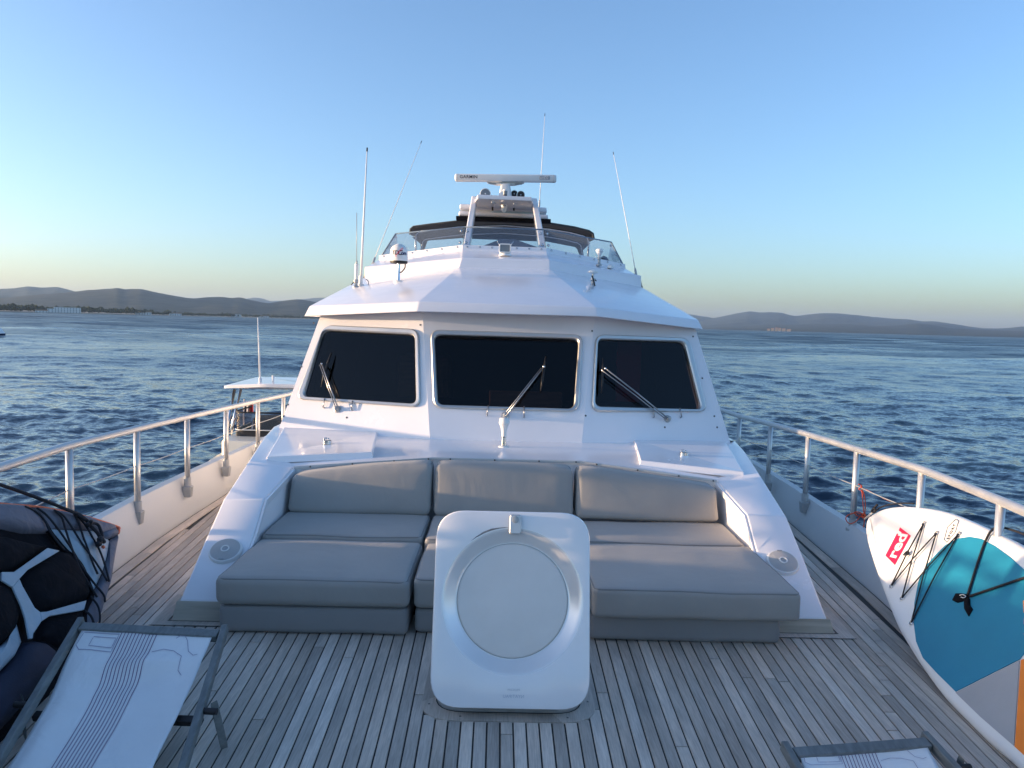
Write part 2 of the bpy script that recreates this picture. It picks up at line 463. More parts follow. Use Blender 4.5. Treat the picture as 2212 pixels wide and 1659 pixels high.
def copy_of(src, name, loc, parent=None, rot=None):
    o = src.copy(); o.name = name; COL.objects.link(o); o.location = loc; o.parent = parent
    if rot is not None: o.rotation_euler = rot
    return o

# ================================================================== THE SETTING
# ------------------------------------------------------------------ sea
def build_sea():
    ring = [3.0]
    while ring[-1] < 17800: ring.append(ring[-1] * (1.03 if ring[-1] < 7 else 1.0062 if ring[-1] < 260 else 1.014 if ring[-1] < 1500 else 1.05))
    r = np.array(ring)
    th = np.concatenate([np.arange(-0.74, 0.74, 0.0034), np.arange(0.74, 2 * math.pi - 0.74, 0.09)])   # 0 = straight aft
    nr, nth = len(r), len(th)
    rr, tt = np.meshgrid(r, th, indexing='ij')
    X = rr * np.sin(tt); Y = rr * np.cos(tt)
    dr = np.gradient(r)[:, None] * np.ones_like(tt)
    dth = np.gradient(th)[None, :] * rr
    sp = np.maximum(dr, np.abs(dth) * 0.6)
    Zs = np.zeros_like(X); DX = np.zeros_like(X); DY = np.zeros_like(X)
    n = 110
    n2 = 34
    lam = np.exp(rng.uniform(math.log(0.36), math.log(4.6), n))
    ang = R(262) + rng.normal(0, R(46), n)         # running towards the bow, a little from the left
    ph = rng.uniform(0, 2 * math.pi, n)
    lam = np.concatenate([lam, np.exp(rng.uniform(math.log(6), math.log(60), n2))]); ang = np.concatenate([ang, R(255) + rng.normal(0, R(40), n2)]); ph = np.concatenate([ph, rng.uniform(0, 6.28, n2)])
    for L, a, p in zip(lam, ang, ph):
        k = 2 * math.pi / L
        slope = 0.043 * (1.0 if L < 1.0 else (1.0 / L) ** 1.0) * (1.0 if L > 0.6 else L / 0.6)
        if L > 5: slope = 0.012
        A = slope / k
        att = np.clip((L / sp - 2.5) / 3.0, 0, 1)
        q = k * (X * math.cos(a) + Y * math.sin(a)) + p
        s, c = np.sin(q), np.cos(q)
        Zs += att * A * c
        DX -= att * A * 0.9 * math.cos(a) * s
        DY -= att * A * 0.9 * math.sin(a) * s
    co = np.stack([X + DX, Y + DY, Zs + SEA], -1).reshape(-1, 3)
    me = bpy.data.meshes.new('sea')
    i, j = np.meshgrid(np.arange(nr - 1), np.arange(nth), indexing='ij')
    j2 = (j + 1) % nth
    fa = np.stack([i * nth + j, i * nth + j2, (i + 1) * nth + j2, (i + 1) * nth + j], -1).reshape(-1, 4)[:, ::-1]
    co = np.vstack([co, [[0, 0, SEA]]]); cidx = len(co) - 1
    me.vertices.add(len(co)); me.vertices.foreach_set('co', co.ravel().astype(np.float32))
    tri = np.stack([np.arange(nth), np.full(nth, cidx), (np.arange(nth) + 1) % nth], -1)[:, ::-1]
    me.loops.add(fa.size + tri.size)
    me.loops.foreach_set('vertex_index', np.concatenate([fa.ravel(), tri.ravel()]).astype(np.int32))
    me.polygons.add(len(fa) + len(tri))
    st = np.concatenate([np.arange(len(fa)) * 4, fa.size + np.arange(len(tri)) * 3]).astype(np.int32)
    me.polygons.foreach_set('loop_start', st)
    me.update(calc_edges=True); me.validate()
    m = bpy.data.materials.new('sea_water'); m.use_nodes = True
    t = m.node_tree; N = t.nodes; L = t.links; p = N['Principled BSDF']
    p.inputs['Base Color'].default_value = (0.008, 0.031, 0.056, 1)
    p.inputs['Roughness'].default_value = 0.09; p.inputs['IOR'].default_value = 1.333
    tc = N.new('ShaderNodeTexCoord')
    def nz(scale, stretch, detail):
        mp = N.new('ShaderNodeMapping'); mp.inputs['Scale'].default_value = stretch; mp.inputs['Rotation'].default_value = (0, 0, R(8))
        L.new(tc.outputs['Object'], mp.inputs[0])
        x = N.new('ShaderNodeTexNoise'); x.inputs['Scale'].default_value = scale; x.inputs['Detail'].default_value = detail
        x.inputs['Distortion'].default_value = 0.6
        L.new(mp.outputs[0], x.inputs['Vector']); return x.outputs[0]
    def nzc(scale, stretch, detail):
        mp = N.new('ShaderNodeMapping'); mp.inputs['Scale'].default_value = stretch; mp.inputs['Rotation'].default_value = (0, 0, R(-6))
        L.new(tc.outputs['Object'], mp.inputs[0])
        x = N.new('ShaderNodeTexNoise'); x.inputs['Scale'].default_value = scale; x.inputs['Detail'].default_value = detail
        x.inputs['Roughness'].default_value = 0.62
        L.new(mp.outputs[0], x.inputs['Vector'])
        sb = N.new('ShaderNodeVectorMath'); sb.operation = 'SUBTRACT'; sb.inputs[1].default_value = (0.5, 0.5, 0.5); L.new(x.outputs['Color'], sb.inputs[0])
        return sb.outputs[0]
    def vec(op, a, b):
        x = N.new('ShaderNodeVectorMath'); x.operation = op; L.new(a, x.inputs[0])
        if isinstance(b, tuple): x.inputs[1].default_value = b
        else: L.new(b, x.inputs[1])
        return x.outputs[0]
    def ramp(lo, hi, a, b):
        x = N.new('ShaderNodeMapRange'); x.inputs['From Min'].default_value = lo; x.inputs['From Max'].default_value = hi
        x.inputs['To Min'].default_value = a; x.inputs['To Max'].default_value = b; L.new(lg.outputs[0], x.inputs['Value']); return x.outputs[0]
    def scl(v, f):
        x = N.new('ShaderNodeVectorMath'); x.operation = 'SCALE'; L.new(v, x.inputs[0]); L.new(f, x.inputs['Scale']); return x.outputs[0]
    ln = N.new('ShaderNodeVectorMath'); ln.operation = 'LENGTH'; L.new(tc.outputs['Object'], ln.inputs[0])
    lg = N.new('ShaderNodeMath'); lg.operation = 'LOGARITHM'; lg.inputs[1].default_value = 10.0; L.new(ln.outputs['Value'], lg.inputs[0])
    # ripples everywhere; where the mesh no longer carries the chop, the chop itself as a tilt of the surface
    rip = scl(nzc(4.5, (0.8, 1.2, 1), 4), ramp(1.0, 2.2, 0.8, 0.5))
    chop = scl(nzc(0.75, (0.75, 1.25, 1), 5), ramp(1.6, 2.3, 0.15, 0.85))
    far = scl(nzc(0.10, (0.5, 1.5, 1), 4), ramp(1.9, 2.6, 0.0, 0.9))
    tot = vec('MULTIPLY', vec('ADD', vec('ADD', rip, chop), far), (1.0, 1.0, 0.0))
    ge = N.new('ShaderNodeNewGeometry')
    nn = N.new('ShaderNodeVectorMath'); nn.operation = 'NORMALIZE'; L.new(vec('ADD', tot, ge.outputs['Normal']), nn.inputs[0])
    L.new(nn.outputs[0], p.inputs['Normal'])
    # beyond the waves that are built, small waves only roughen the surface
    mr = N.new('ShaderNodeMapRange'); mr.inputs['From Min'].default_value = 1.5; mr.inputs['From Max'].default_value = 2.7
    mr.inputs['To Min'].default_value = 0.08; mr.inputs['To Max'].default_value = 0.44
    L.new(lg.outputs[0], mr.inputs['Value'])
    wv = nz(0.03, (0.4, 1.7, 1), 7)
    wr = N.new('ShaderNodeMapRange'); wr.inputs['From Min'].default_value = 0.35; wr.inputs['From Max'].default_value = 0.65
    wr.inputs['To Min'].default_value = 0.6; wr.inputs['To Max'].default_value = 1.25; L.new(wv, wr.inputs['Value'])
    mu = N.new('ShaderNodeMath'); mu.operation = 'MULTIPLY'; L.new(mr.outputs[0], mu.inputs[0]); L.new(wr.outputs[0], mu.inputs[1])
    L.new(mu.outputs[0], p.inputs['Roughness'])
    MATS['sea_water'] = m
    o = link('sea', me, 'sea_water', None, True)
    return structure(o)
build_sea()

# ------------------------------------------------------------------ hills across the bay
def forest_mat(name, a, b, scale):
    m = bpy.data.materials.new(name); m.use_nodes = True
    t = m.node_tree; N = t.nodes; L = t.links; p = N['Principled BSDF']
    p.inputs['Roughness'].default_value = 0.95; p.inputs['Specular IOR Level'].default_value = 0.1
    tc = N.new('ShaderNodeTexCoord'); n = N.new('ShaderNodeTexNoise'); n.inputs['Scale'].default_value = scale; n.inputs['Detail'].default_value = 9
    L.new(tc.outputs['Object'], n.inputs['Vector'])
    cr = N.new('ShaderNodeValToRGB'); cr.color_ramp.elements[0].position = 0.35; cr.color_ramp.elements[1].position = 0.68
    cr.color_ramp.elements[0].color = (*a, 1); cr.color_ramp.elements[1].color = (*b, 1)
    L.new(n.outputs[0], cr.inputs[0]); L.new(cr.outputs[0], p.inputs['Base Color'])
    MATS[name] = m
forest_mat('hill_forest', (0.014, 0.026, 0.022), (0.050, 0.060, 0.044), 0.010)
forest_mat('shore_leaf', (0.018, 0.030, 0.013), (0.060, 0.070, 0.030), 0.35)
mat('sand', (0.30, 0.26, 0.20), 0.9, var=0.2, scale=0.05)
def hill(name, pts, D, depth, seed, foot=0.62):
    """a ridge whose skyline follows the given picture points, standing D metres off"""
    pts = sorted(pts)
    xs = np.arange(pts[0][0], pts[-1][0] + 1, 3.0)
    ys = np.interp(xs, [p[0] for p in pts], [p[1] for p in pts])
    ys = np.convolve(np.pad(ys, 3, 'edge'), np.ones(5) / 5, 'same')[3:-3]
    rows = np.concatenate([np.linspace(0, 1, 26), [1.05, 1.12, 1.25]])
    V = []
    for i, (x, y) in enumerate(zip(xs, ys)):
        d = ray(x, y); h = math.hypot(d[0], d[1]); top = CAM + d * (D / h)
        dirn = np.array([d[0] / h, d[1] / h]); H = max(top[2] - SEA, 1.0)
        edge = min(1.0, (i + 0.01) / 6, (len(xs) - 1 - i + 0.01) / 6)
        for t in rows:
            q = D * (foot + (1 - foot) * t) if t <= 1 else D * (1 + (t - 1) * depth)
            px, py = CAM[0] + dirn[0] * q, CAM[1] + dirn[1] * q
            if t <= 1:
                g = mnoise.fractal(Vector((px / 900 + seed, py / 900, 0)), 1.0, 2.0, 5)
                s = t * t * (3 - 2 * t)
                z = H * (0.35 * t + 0.65 * s) * (1 + 0.55 * g * (1 - t) * min(1, t * 6))
                if t == 1: z += H * 0.012 * mnoise.fractal(Vector((px / 70 + seed, py / 70, 3)), 1.0, 2.0, 4)
            else:
                z = H * max(0.0, 1 - ((t - 1) / 0.25) ** 1.2)
            V.append((px, py, SEA - 0.6 + max(0.0, z) * edge))
    K = len(rows); Fc = [(i * K + k, (i + 1) * K + k, (i + 1) * K + k + 1, i * K + k + 1) for i in range(len(xs) - 1) for k in range(K - 1)]
    o = raw(name, V, Fc, 'hill_forest', smooth=True, flip=False)
    return structure(o)
def cl(pts): return [(0.3359 * a, 570.2 + 0.3359 * b) for a, b in pts]
def crr(pts): return [(1468.8 + 0.3359 * a, 639.4 + 0.3359 * b) for a, b in pts]
hill('hill_ridge', cl([(-260, 190), (-150, 172), (0, 160), (100, 155), (180, 143), (270, 152), (370, 148), (420, 160), (475, 175), (560, 200), (700, 235)]), 8600, 0.9, 3)
hill('hill_ridge', cl([(-260, 240), (-100, 225), (60, 214), (230, 196), (380, 186), (480, 178), (560, 168), (640, 163), (700, 160), (760, 152), (800, 162), (910, 160), (960, 172), (1020, 185), (1100, 200), (1180, 215), (1250, 222), (1320, 215), (1430, 212), (1490, 220), (1540, 213), (1600, 228), (1680, 245), (1740, 252), (1800, 240), (1850, 232), (1920, 226), (1980, 235), (2040, 245), (2300, 268), (2700, 285), (3100, 300)]), 5600, 0.9, 9)
hill('hill_ridge', cl([(1480, 260), (1590, 222), (1640, 215), (1690, 222), (1740, 240), (1800, 236), (1960, 228), (2020, 222), (2080, 218), (2200, 225), (2500, 238), (3000, 262), (3500, 285)]), 13500, 0.5, 5)
hill('hill_ridge', crr([(-900, 175), (-600, 150), (-300, 118), (-100, 108), (75, 118), (130, 128), (200, 138), (300, 160), (420, 190)]), 13200, 0.5, 6)
hill('hill_ridge', crr([(-700, 200), (-300, 178), (0, 165), (200, 146), (280, 130), (360, 112), (450, 98), (520, 106), (580, 103), (660, 108), (720, 127), (760, 128), (830, 118), (920, 110), (1020, 112), (1130, 122), (1250, 135), (1370, 145), (1470, 150), (1560, 163), (1640, 162), (1730, 175), (1800, 185), (1850, 195), (1950, 207), (2050, 209), (2120, 205), (2212, 195), (2400, 205), (2700, 235)]), 12000, 0.6, 12)
hill('hill_ridge', crr([(40, 210), (300, 196), (480, 190), (560, 182), (700, 184), (820, 180), (950, 178), (1050, 178), (1250, 190), (1400, 188), (1540, 175), (1640, 188), (1740, 207), (1900, 214), (2080, 222), (2250, 226), (2500, 240)]), 8600, 0.6, 21)

# low shore in front of the left hills, its wood and its houses
def shore():
    # (picture x, metres off, shore depth)
    xs = np.linspace(-90, 720, 60)
    V = []
    for x in xs:
        D = np.interp(x, [-90, 200, 460, 720], [1750, 1950, 2500, 3300])
        d = ray(x, 680); h = math.hypot(d[0], d[1])
        for q, z in ((D, -0.5), (D + 6, 0.9), (D + 40, 2.0), (D + 900, 5.0), (D + 1400, 6.0)):
            V.append((CAM[0] + d[0] / h * q, CAM[1] + d[1] / h * q, SEA + z))
    Fc = [(i * 5 + k, (i + 1) * 5 + k, (i + 1) * 5 + k + 1, i * 5 + k + 1) for i in range(59) for k in range(4)]
    return structure(raw('shore_ground', V, Fc, 'sand', smooth=True, flip=False))
shore()
def shore_dist(x): return float(np.interp(x, [-90, 200, 460, 720], [1750, 1950, 2500, 3300]))
def shore_at(x, back):
    d = ray(x, 680); h = math.hypot(d[0], d[1]); q = shore_dist(x) + back
    return np.array([CAM[0] + d[0] / h * q, CAM[1] + d[1] / h * q, SEA + 2.0]), q
def shore_wood():
    V, Fc = [], []
    rnd = random.Random(4)
    for i in range(760):
        x = rnd.uniform(-85, 712)
        back = rnd.uniform(40, 420) if rnd.random() < 0.8 else rnd.uniform(30, 90)
        if 96 < x < 176 and back < 150: continue
        P, q = shore_at(x, back)
        H = rnd.uniform(5, 9) + 7.5 * max(0, mnoise.noise(Vector((x / 16.0, 2.0, back / 260.0)))) + (4 if x < 330 else 0)
        wd = H * rnd.uniform(0.45, 0.85)
        for b in range(7):
            c = P + np.array([rnd.gauss(0, wd * 0.45), rnd.gauss(0, wd * 0.45), H * rnd.uniform(0.35, 0.95)])
            r = wd * rnd.uniform(0.28, 0.5)
            base = len(V)
            for (a, e) in ((0, 1), (0, 0), (1, 0), (2, 0), (3, 0), (4, 0), (0, -1)):
                if e == 1: o = (0, 0, r * 0.85)
                elif e == -1: o = (0, 0, -r * 0.8)
                else:
                    an = a * 1.2566 + rnd.random() * 0.6
                    o = (r * math.cos(an) * rnd.uniform(0.7, 1.25), r * math.sin(an) * rnd.uniform(0.7, 1.25), rnd.uniform(-0.25, 0.3) * r)
                V.append(c + np.array(o))
            for k in range(5):
                k2 = (k + 1) % 5
                Fc.append((base, base + 1 + k, base + 1 + k2)); Fc.append((base + 6, base + 1 + k2, base + 1 + k))
    o = raw('shore_wood', V, Fc, 'shore_leaf', flip=False)
    o['kind'] = 'stuff'; o['label'] = 'dark strip of trees along the far left shore'; o['category'] = 'trees'
    return o
shore_wood()
mat('house_white', (0.72, 0.71, 0.68), 0.8, var=0.1, scale=0.3)
mat('house_dimmed', (0.15, 0.14, 0.135), 0.9, var=0.1, scale=0.3)  # white village walls, colour darkened for distant haze and against the low sun
mat('house_tile', (0.30, 0.16, 0.10), 0.9, var=0.2, scale=0.5)
mat('window_dark', (0.05, 0.06, 0.08), 0.3)
def house(x0, x1, yt, label, cat='building', storeys=3, roof=False, back=45):
    """a house on the shore between two picture columns, its top at picture row yt"""
    xm = (x0 + x1) / 2; P, q = shore_at(xm, back)
    wpx = (x1 - x0) / F * q; d = ray(xm, 680); ax = np.array([d[1], -d[0], 0]); ax /= np.linalg.norm(ax); ay = np.array([d[0], d[1], 0]); ay /= np.linalg.norm(ay)
    top = CAM + ray(xm, yt) * (q / math.hypot(*ray(xm, yt)[:2])); h = max(3.0, top[2] - (SEA + 1.0))
    root = empty('shore_house', label, cat, tuple(P[:2]) + (SEA + 1.0,), 'houses along the far left shore')
    b = np.array([P[0], P[1], SEA + 0.9]); dep = min(wpx * 0.5, 14)
    def bx(nm, u0, u1, v0, v1, z0, z1, m, par): return hexa(nm, [b + ax * u + ay * v + np.array([0, 0, z]) for z in (z0, z1) for u, v in ((u0, v0), (u1, v0), (u1, v1), (u0, v1))], m, par, bevel=0)
    wall = bx('wall', -wpx / 2, wpx / 2, 0, dep, 0, h, 'house_white', root)
    if roof:
        c = [b + ax * u + ay * v + np.array([0, 0, z]) for u, v, z in ((-wpx / 2 - .4, -.5, h), (wpx / 2 + .4, -.5, h), (wpx / 2 + .4, dep + .5, h), (-wpx / 2 - .4, dep + .5, h), (-wpx / 2, dep / 2, h + 2.2), (wpx / 2, dep / 2, h + 2.2))]
        raw('roof', c, [(0, 1, 5, 4), (2, 3, 4, 5), (0, 4, 3), (1, 2, 5), (3, 2, 1, 0)], 'house_tile', root)
    else:
        bx('roof', -wpx / 2 - .3, wpx / 2 + .3, -.3, dep + .3, h, h + .5, 'house_white', root)
    nw = max(2, int(wpx / 5.5)); sh = h / storeys
    for s in range(storeys):
        for k in range(nw):
            u = -wpx / 2 + (k + 0.5) * wpx / nw
            bx('window', u - 0.55, u + 0.55, -0.12, 0.05, s * sh + 0.9, s * sh + sh - 0.6, 'window_dark', root)
    return root
house(124, 168, 664.5, 'white three storey hotel on the far left shore, largest building there', storeys=3)
house(105, 121, 667, 'low white block just left of the shore hotel', storeys=2)
house(80, 100, 671, 'long low pale shed at the water left of the hotel', storeys=1, roof=True, back=20)
house(296, 324, 674.5, 'tile roofed villa among trees midway along the left shore', storeys=1, roof=True)
house(368, 390, 677, 'small pale villa with tiled roof right of midshore trees', storeys=1, roof=True, back=30)
house(500, 520, 679.5, 'white waterside block far along the left shore near the boat', storeys=2)
house(560, 580, 683, 'tiny white house farthest right on the left shore', storeys=1, roof=True)

# a small white village at the foot of the right hills
VILLAGE = ['tiny house at the foot of the far right hills, leftmost of six', 'second tiny house from the left below the far right hills', 'tallest of the six tiny houses below the far right hills', 'fourth tiny house from the left below the far right hills', 'fifth tiny house from the left below the far right hills', 'low tiny house below the far right hills, rightmost of six']
def village():
    for k, (x, y, w_, h_) in enumerate(((1660, 711.2, 6, 3), (1669, 709.8, 6, 4), (1677, 708.6, 5, 5), (1684, 709.4, 6, 4), (1693, 710.6, 7, 4), (1704, 712.0, 8, 3))):
        D = 5400.0; d = ray(x, y); q = D / math.hypot(d[0], d[1]); P = CAM + d * q
        wm, hm = w_ / F * D, h_ / F * D
        ax = np.array([d[1], -d[0], 0]); ax /= np.linalg.norm(ax); ay = np.array([d[0], d[1], 0]); ay /= np.linalg.norm(ay)
        root = empty('village_house', VILLAGE[k], 'building', (P[0], P[1], SEA), 'houses at the foot of the right hills')
        c = [P + ax * u + ay * v + np.array([0, 0, z]) for z in (SEA - 1 - P[2], 0) for u, v in ((-wm / 2, 0), (wm / 2, 0), (wm / 2, 14), (-wm / 2, 14))]
        hexa('wall', c, 'house_dimmed', root, 0)
        t = [P + ax * u + ay * v + np.array([0, 0, z]) for u, v, z in ((-wm / 2 - 1, -1, 0.1), (wm / 2 + 1, -1, 0.1), (wm / 2 + 1, 15, 0.1), (-wm / 2 - 1, 15, 0.1), (-wm / 2, 7, 3.5), (wm / 2, 7, 3.5))]
        raw('roof', t, [(0, 1, 5, 4), (2, 3, 4, 5), (0, 4, 3), (1, 2, 5), (3, 2, 1, 0)], 'house_tile', root)
village()

# the air: far hills fade to blue through it
def build_haze():
    m = bpy.data.materials.new('haze_air'); m.use_nodes = True
    t = m.node_tree; N = t.nodes
    N.remove(N['Principled BSDF'])
    v = N.new('ShaderNodeVolumePrincipled')
    v.inputs['Color'].default_value = (0.46, 0.69, 1.0, 1)
    v.inputs['Density'].default_value = 0.00005
    v.inputs['Anisotropy'].default_value = 0.2
    t.links.new(v.outputs[0], N['Material Output'].inputs['Volume'])
    MATS['haze_air'] = m
    o = box('haze', -18500, 18500, -18500, 18500, SEA - 2.5, 420, 'haze_air', bevel=0)
    o['kind'] = 'stuff'
    return o
build_haze()

# ================================================================== THE YACHT
# ------------------------------------------------------------------ deck with teak planks
LB = [(-1.55, -0.6), (-1.85, 0.6), (-2.12, 2.0), (-2.30, 3.3), (-2.42, 4.6), (-2.48, 5.4), (-2.505, 6.2), (-2.515, 7.2), (-2.53, 9.0), (-2.55, 12.0), (-2.5, 20.0)]
RB = [(1.50, -0.6), (1.78, 0.6), (2.00, 2.0), (2.14, 3.3), (2.275, 4.6), (2.325, 5.3), (2.375, 6.0), (2.425, 6.6), (2.46, 7.6), (2.49, 9.0), (2.52, 12.0), (2.5, 20.0)]
def side_x(tab, y): return float(np.interp(y, [p[1] for p in tab], [p[0] for p in tab]))
ys = np.linspace(-0.6, 14, 60)
outl = [(side_x(LB, y) - 0.05, y) for y in ys] + [(side_x(RB, y) + 0.05, y) for y in ys[::-1]]
deck = raw('deck', [(x, y, -0.006) for x, y in outl] + [(x, y, -0.12) for x, y in outl],
           [tuple(range(len(outl))), tuple(range(2 * len(outl) - 1, len(outl) - 1, -1))] + [(i, (i + 1) % len(outl), len(outl) + (i + 1) % len(outl), len(outl) + i) for i in range(len(outl))], 'caulk')
structure(deck)
PITCHW, GAP = 0.0545, 0.0066
def plank_x(x0, y): return x0 * (1 + 0.042 * (y - 4.0)) if y < 7 else x0 * (1.126 + 0.012 * (y - 7))
HATCH = (-0.365, 0.365, 2.975, 3.90)       # frame of the deck hatch: planks stop here
def plank_piece(x0, x1, ya, yb):
    ya += GAP * 0.5; yb -= GAP * 0.5
    if yb - ya < 0.06: return
    k = max(1, int((yb - ya) / 0.8)); Y = np.linspace(ya, yb, k + 1)
    lim_l = lambda y: side_x(LB, y) + 0.09
    lim_r = lambda y: side_x(RB, y) - 0.09
    V = []
    for y in Y:
        a = plank_x(x0, y) + GAP / 2; b = plank_x(x1, y) - GAP / 2
        a, b = max(a, lim_l(y)), min(b, lim_r(y))
        if b - a < 0.004:
            mid = min(max((a + b) / 2, lim_l(y)), lim_r(y)); a, b = mid - 0.001, mid + 0.001
        zt = 0.0
        V += [(a, y, -0.008), (a, y, zt - 0.0012), (a + 0.0014, y, zt), (b - 0.0014, y, zt), (b, y, zt - 0.0012), (b, y, -0.008)]
    Fc = [(i * 6 + j, i * 6 + j + 1, (i + 1) * 6 + j + 1, (i + 1) * 6 + j) for i in range(k) for j in range(5)]
    Fc += [tuple(range(6)), tuple(k * 6 + j for j in range(5, -1, -1))]
    raw('plank', V, Fc, 'teak', deck)
rp = random.Random(3)
lane = -44
while lane < 45:
    x0, x1 = (lane - 0.5) * PITCHW, (lane + 0.5) * PITCHW
    xm = (x0 + x1) / 2; ax = abs(xm)
    y0, y1 = 0.2, (4.10 if ax < 1.70 else 11.0)
    # where the lane reaches the margin plank along the bulwark
    ok = [y for y in np.arange(y0, y1, 0.05) if side_x(LB, y) + 0.10 < plank_x(xm, y) < side_x(RB, y) - 0.10]
    if ok:
        y0, y1 = max(y0, ok[0] - 0.1), min(y1, ok[-1] + 0.1)
        joints = []
        if xm > 1.45:   # a stepped row of butt joints runs diagonally over the starboard planks
            joints.append(2.874 + (xm - 1.60) * 2.75)
            joints.append(2.874 + (xm - 1.60) * 2.75 + rp.uniform(2.1, 2.6))
        elif xm < -1.55:
            joints.append(3.0 + (-xm - 1.55) * 2.4 + (0.0 if lane % 2 else 0.03))
            joints.append(joints[-1] + rp.uniform(2.1, 2.6))
        else:
            if rp.random() < 0.75: joints.append(rp.uniform(1.4, 3.9))
            if rp.random() < 0.35: joints.append(rp.uniform(0.6, 1.3))
        cuts = [y0] + sorted(j for j in joints if y0 + 0.15 < j < y1 - 0.15) + [y1]
        for a, b in zip(cuts[:-1], cuts[1:]):
            if HATCH[0] < plank_x(xm, 3.3) < HATCH[1]:
                xx = plank_x(xm, 3.0); dx = max(0.0, -0.205 - xx, xx - 0.225)
                ye = 2.983 + 0.15 - math.sqrt(max(0.0, 0.15 ** 2 - min(dx, 0.15) ** 2))
                if dx >= 0.15: plank_piece(x0, x1, a, b)
                elif a < ye: plank_piece(x0, x1, a, min(b, ye))
            else:
                plank_piece(x0, x1, a, b)
    lane += 1
# margin planks along the bulwarks, each in a few lengths
for tab, s in ((LB, -1), (RB, 1)):
    cuts = [0.0, 1.6, 3.4, 5.1, 7.0, 9.2, 12.0]
    for a, b in zip(cuts[:-1], cuts[1:]):
        Y = np.linspace(a + 0.003, b - 0.003, 8)
        e = [side_x(tab, y) for y in Y]
        V = [(x - s * 0.084, y, z) for x, y in zip(e, Y) for z in (-0.008, 0.001)] + [(x - s * 0.012, y, z) for x, y in zip(e, Y) for z in (-0.008, 0.001)]
        n = len(Y)
        Fc = [(2 * i + 1, 2 * i + 3, 2 * n + 2 * i + 3, 2 * n + 2 * i + 1) for i in range(n - 1)]
        Fc += [(2 * i, 2 * i + 2, 2 * i + 3, 2 * i + 1) for i in range(n - 1)] + [(2 * n + 2 * i, 2 * n + 2 * i + 1, 2 * n + 2 * i + 3, 2 * n + 2 * i + 2) for i in range(n - 1)]
        Fc += [(0, 1, 2 * n + 1, 2 * n), (2 * n - 2, 4 * n - 2, 4 * n - 1, 2 * n - 1)]
        raw('margin_plank', V, Fc, 'teak', deck)

yacht = empty('yacht', 'white motor yacht with faceted wheelhouse, seen from its own teak foredeck', 'yacht', (0, 6.0, 0))

# ------------------------------------------------------------------ bulwarks and hull sides
def bulwark(tab, s, zt):
    Y = np.concatenate([np.linspace(-0.6, 10, 40), np.linspace(10.5, 20, 10)])
    prof = []
    for y in Y:
        xb = side_x(tab, y); h = zt(y)
        prof.append([(xb + s * 0.0, y, -0.05), (xb + s * 0.006, y, 0.02), (xb + s * 0.07, y, h - 0.012), (xb + s * 0.078, y, h), (xb + s * 0.135, y, h + 0.004),
                     (xb + s * 0.145, y, h - 0.012), (xb + s * 0.13, y, -0.25), (xb + s * 0.02, y, -1.2), (xb - s * 0.25, y, SEA - 0.4)])
    K = 9; V = [p for r in prof for p in r]
    Fc = [(i * K + k, (i + 1) * K + k, (i + 1) * K + k + 1, i * K + k + 1) for i in range(len(Y) - 1) for k in range(K - 1)]
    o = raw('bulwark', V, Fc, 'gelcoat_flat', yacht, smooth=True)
    o.data.set_sharp_from_angle(angle=R(30))
    return o
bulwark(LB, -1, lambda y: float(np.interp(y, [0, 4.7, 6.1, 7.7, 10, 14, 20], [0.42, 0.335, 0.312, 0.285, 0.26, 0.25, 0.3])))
bulwark(RB, 1, lambda y: float(np.interp(y, [0, 4.7, 6.1, 7.7, 10, 14, 20], [0.36, 0.285, 0.252, 0.245, 0.24, 0.25, 0.3])))

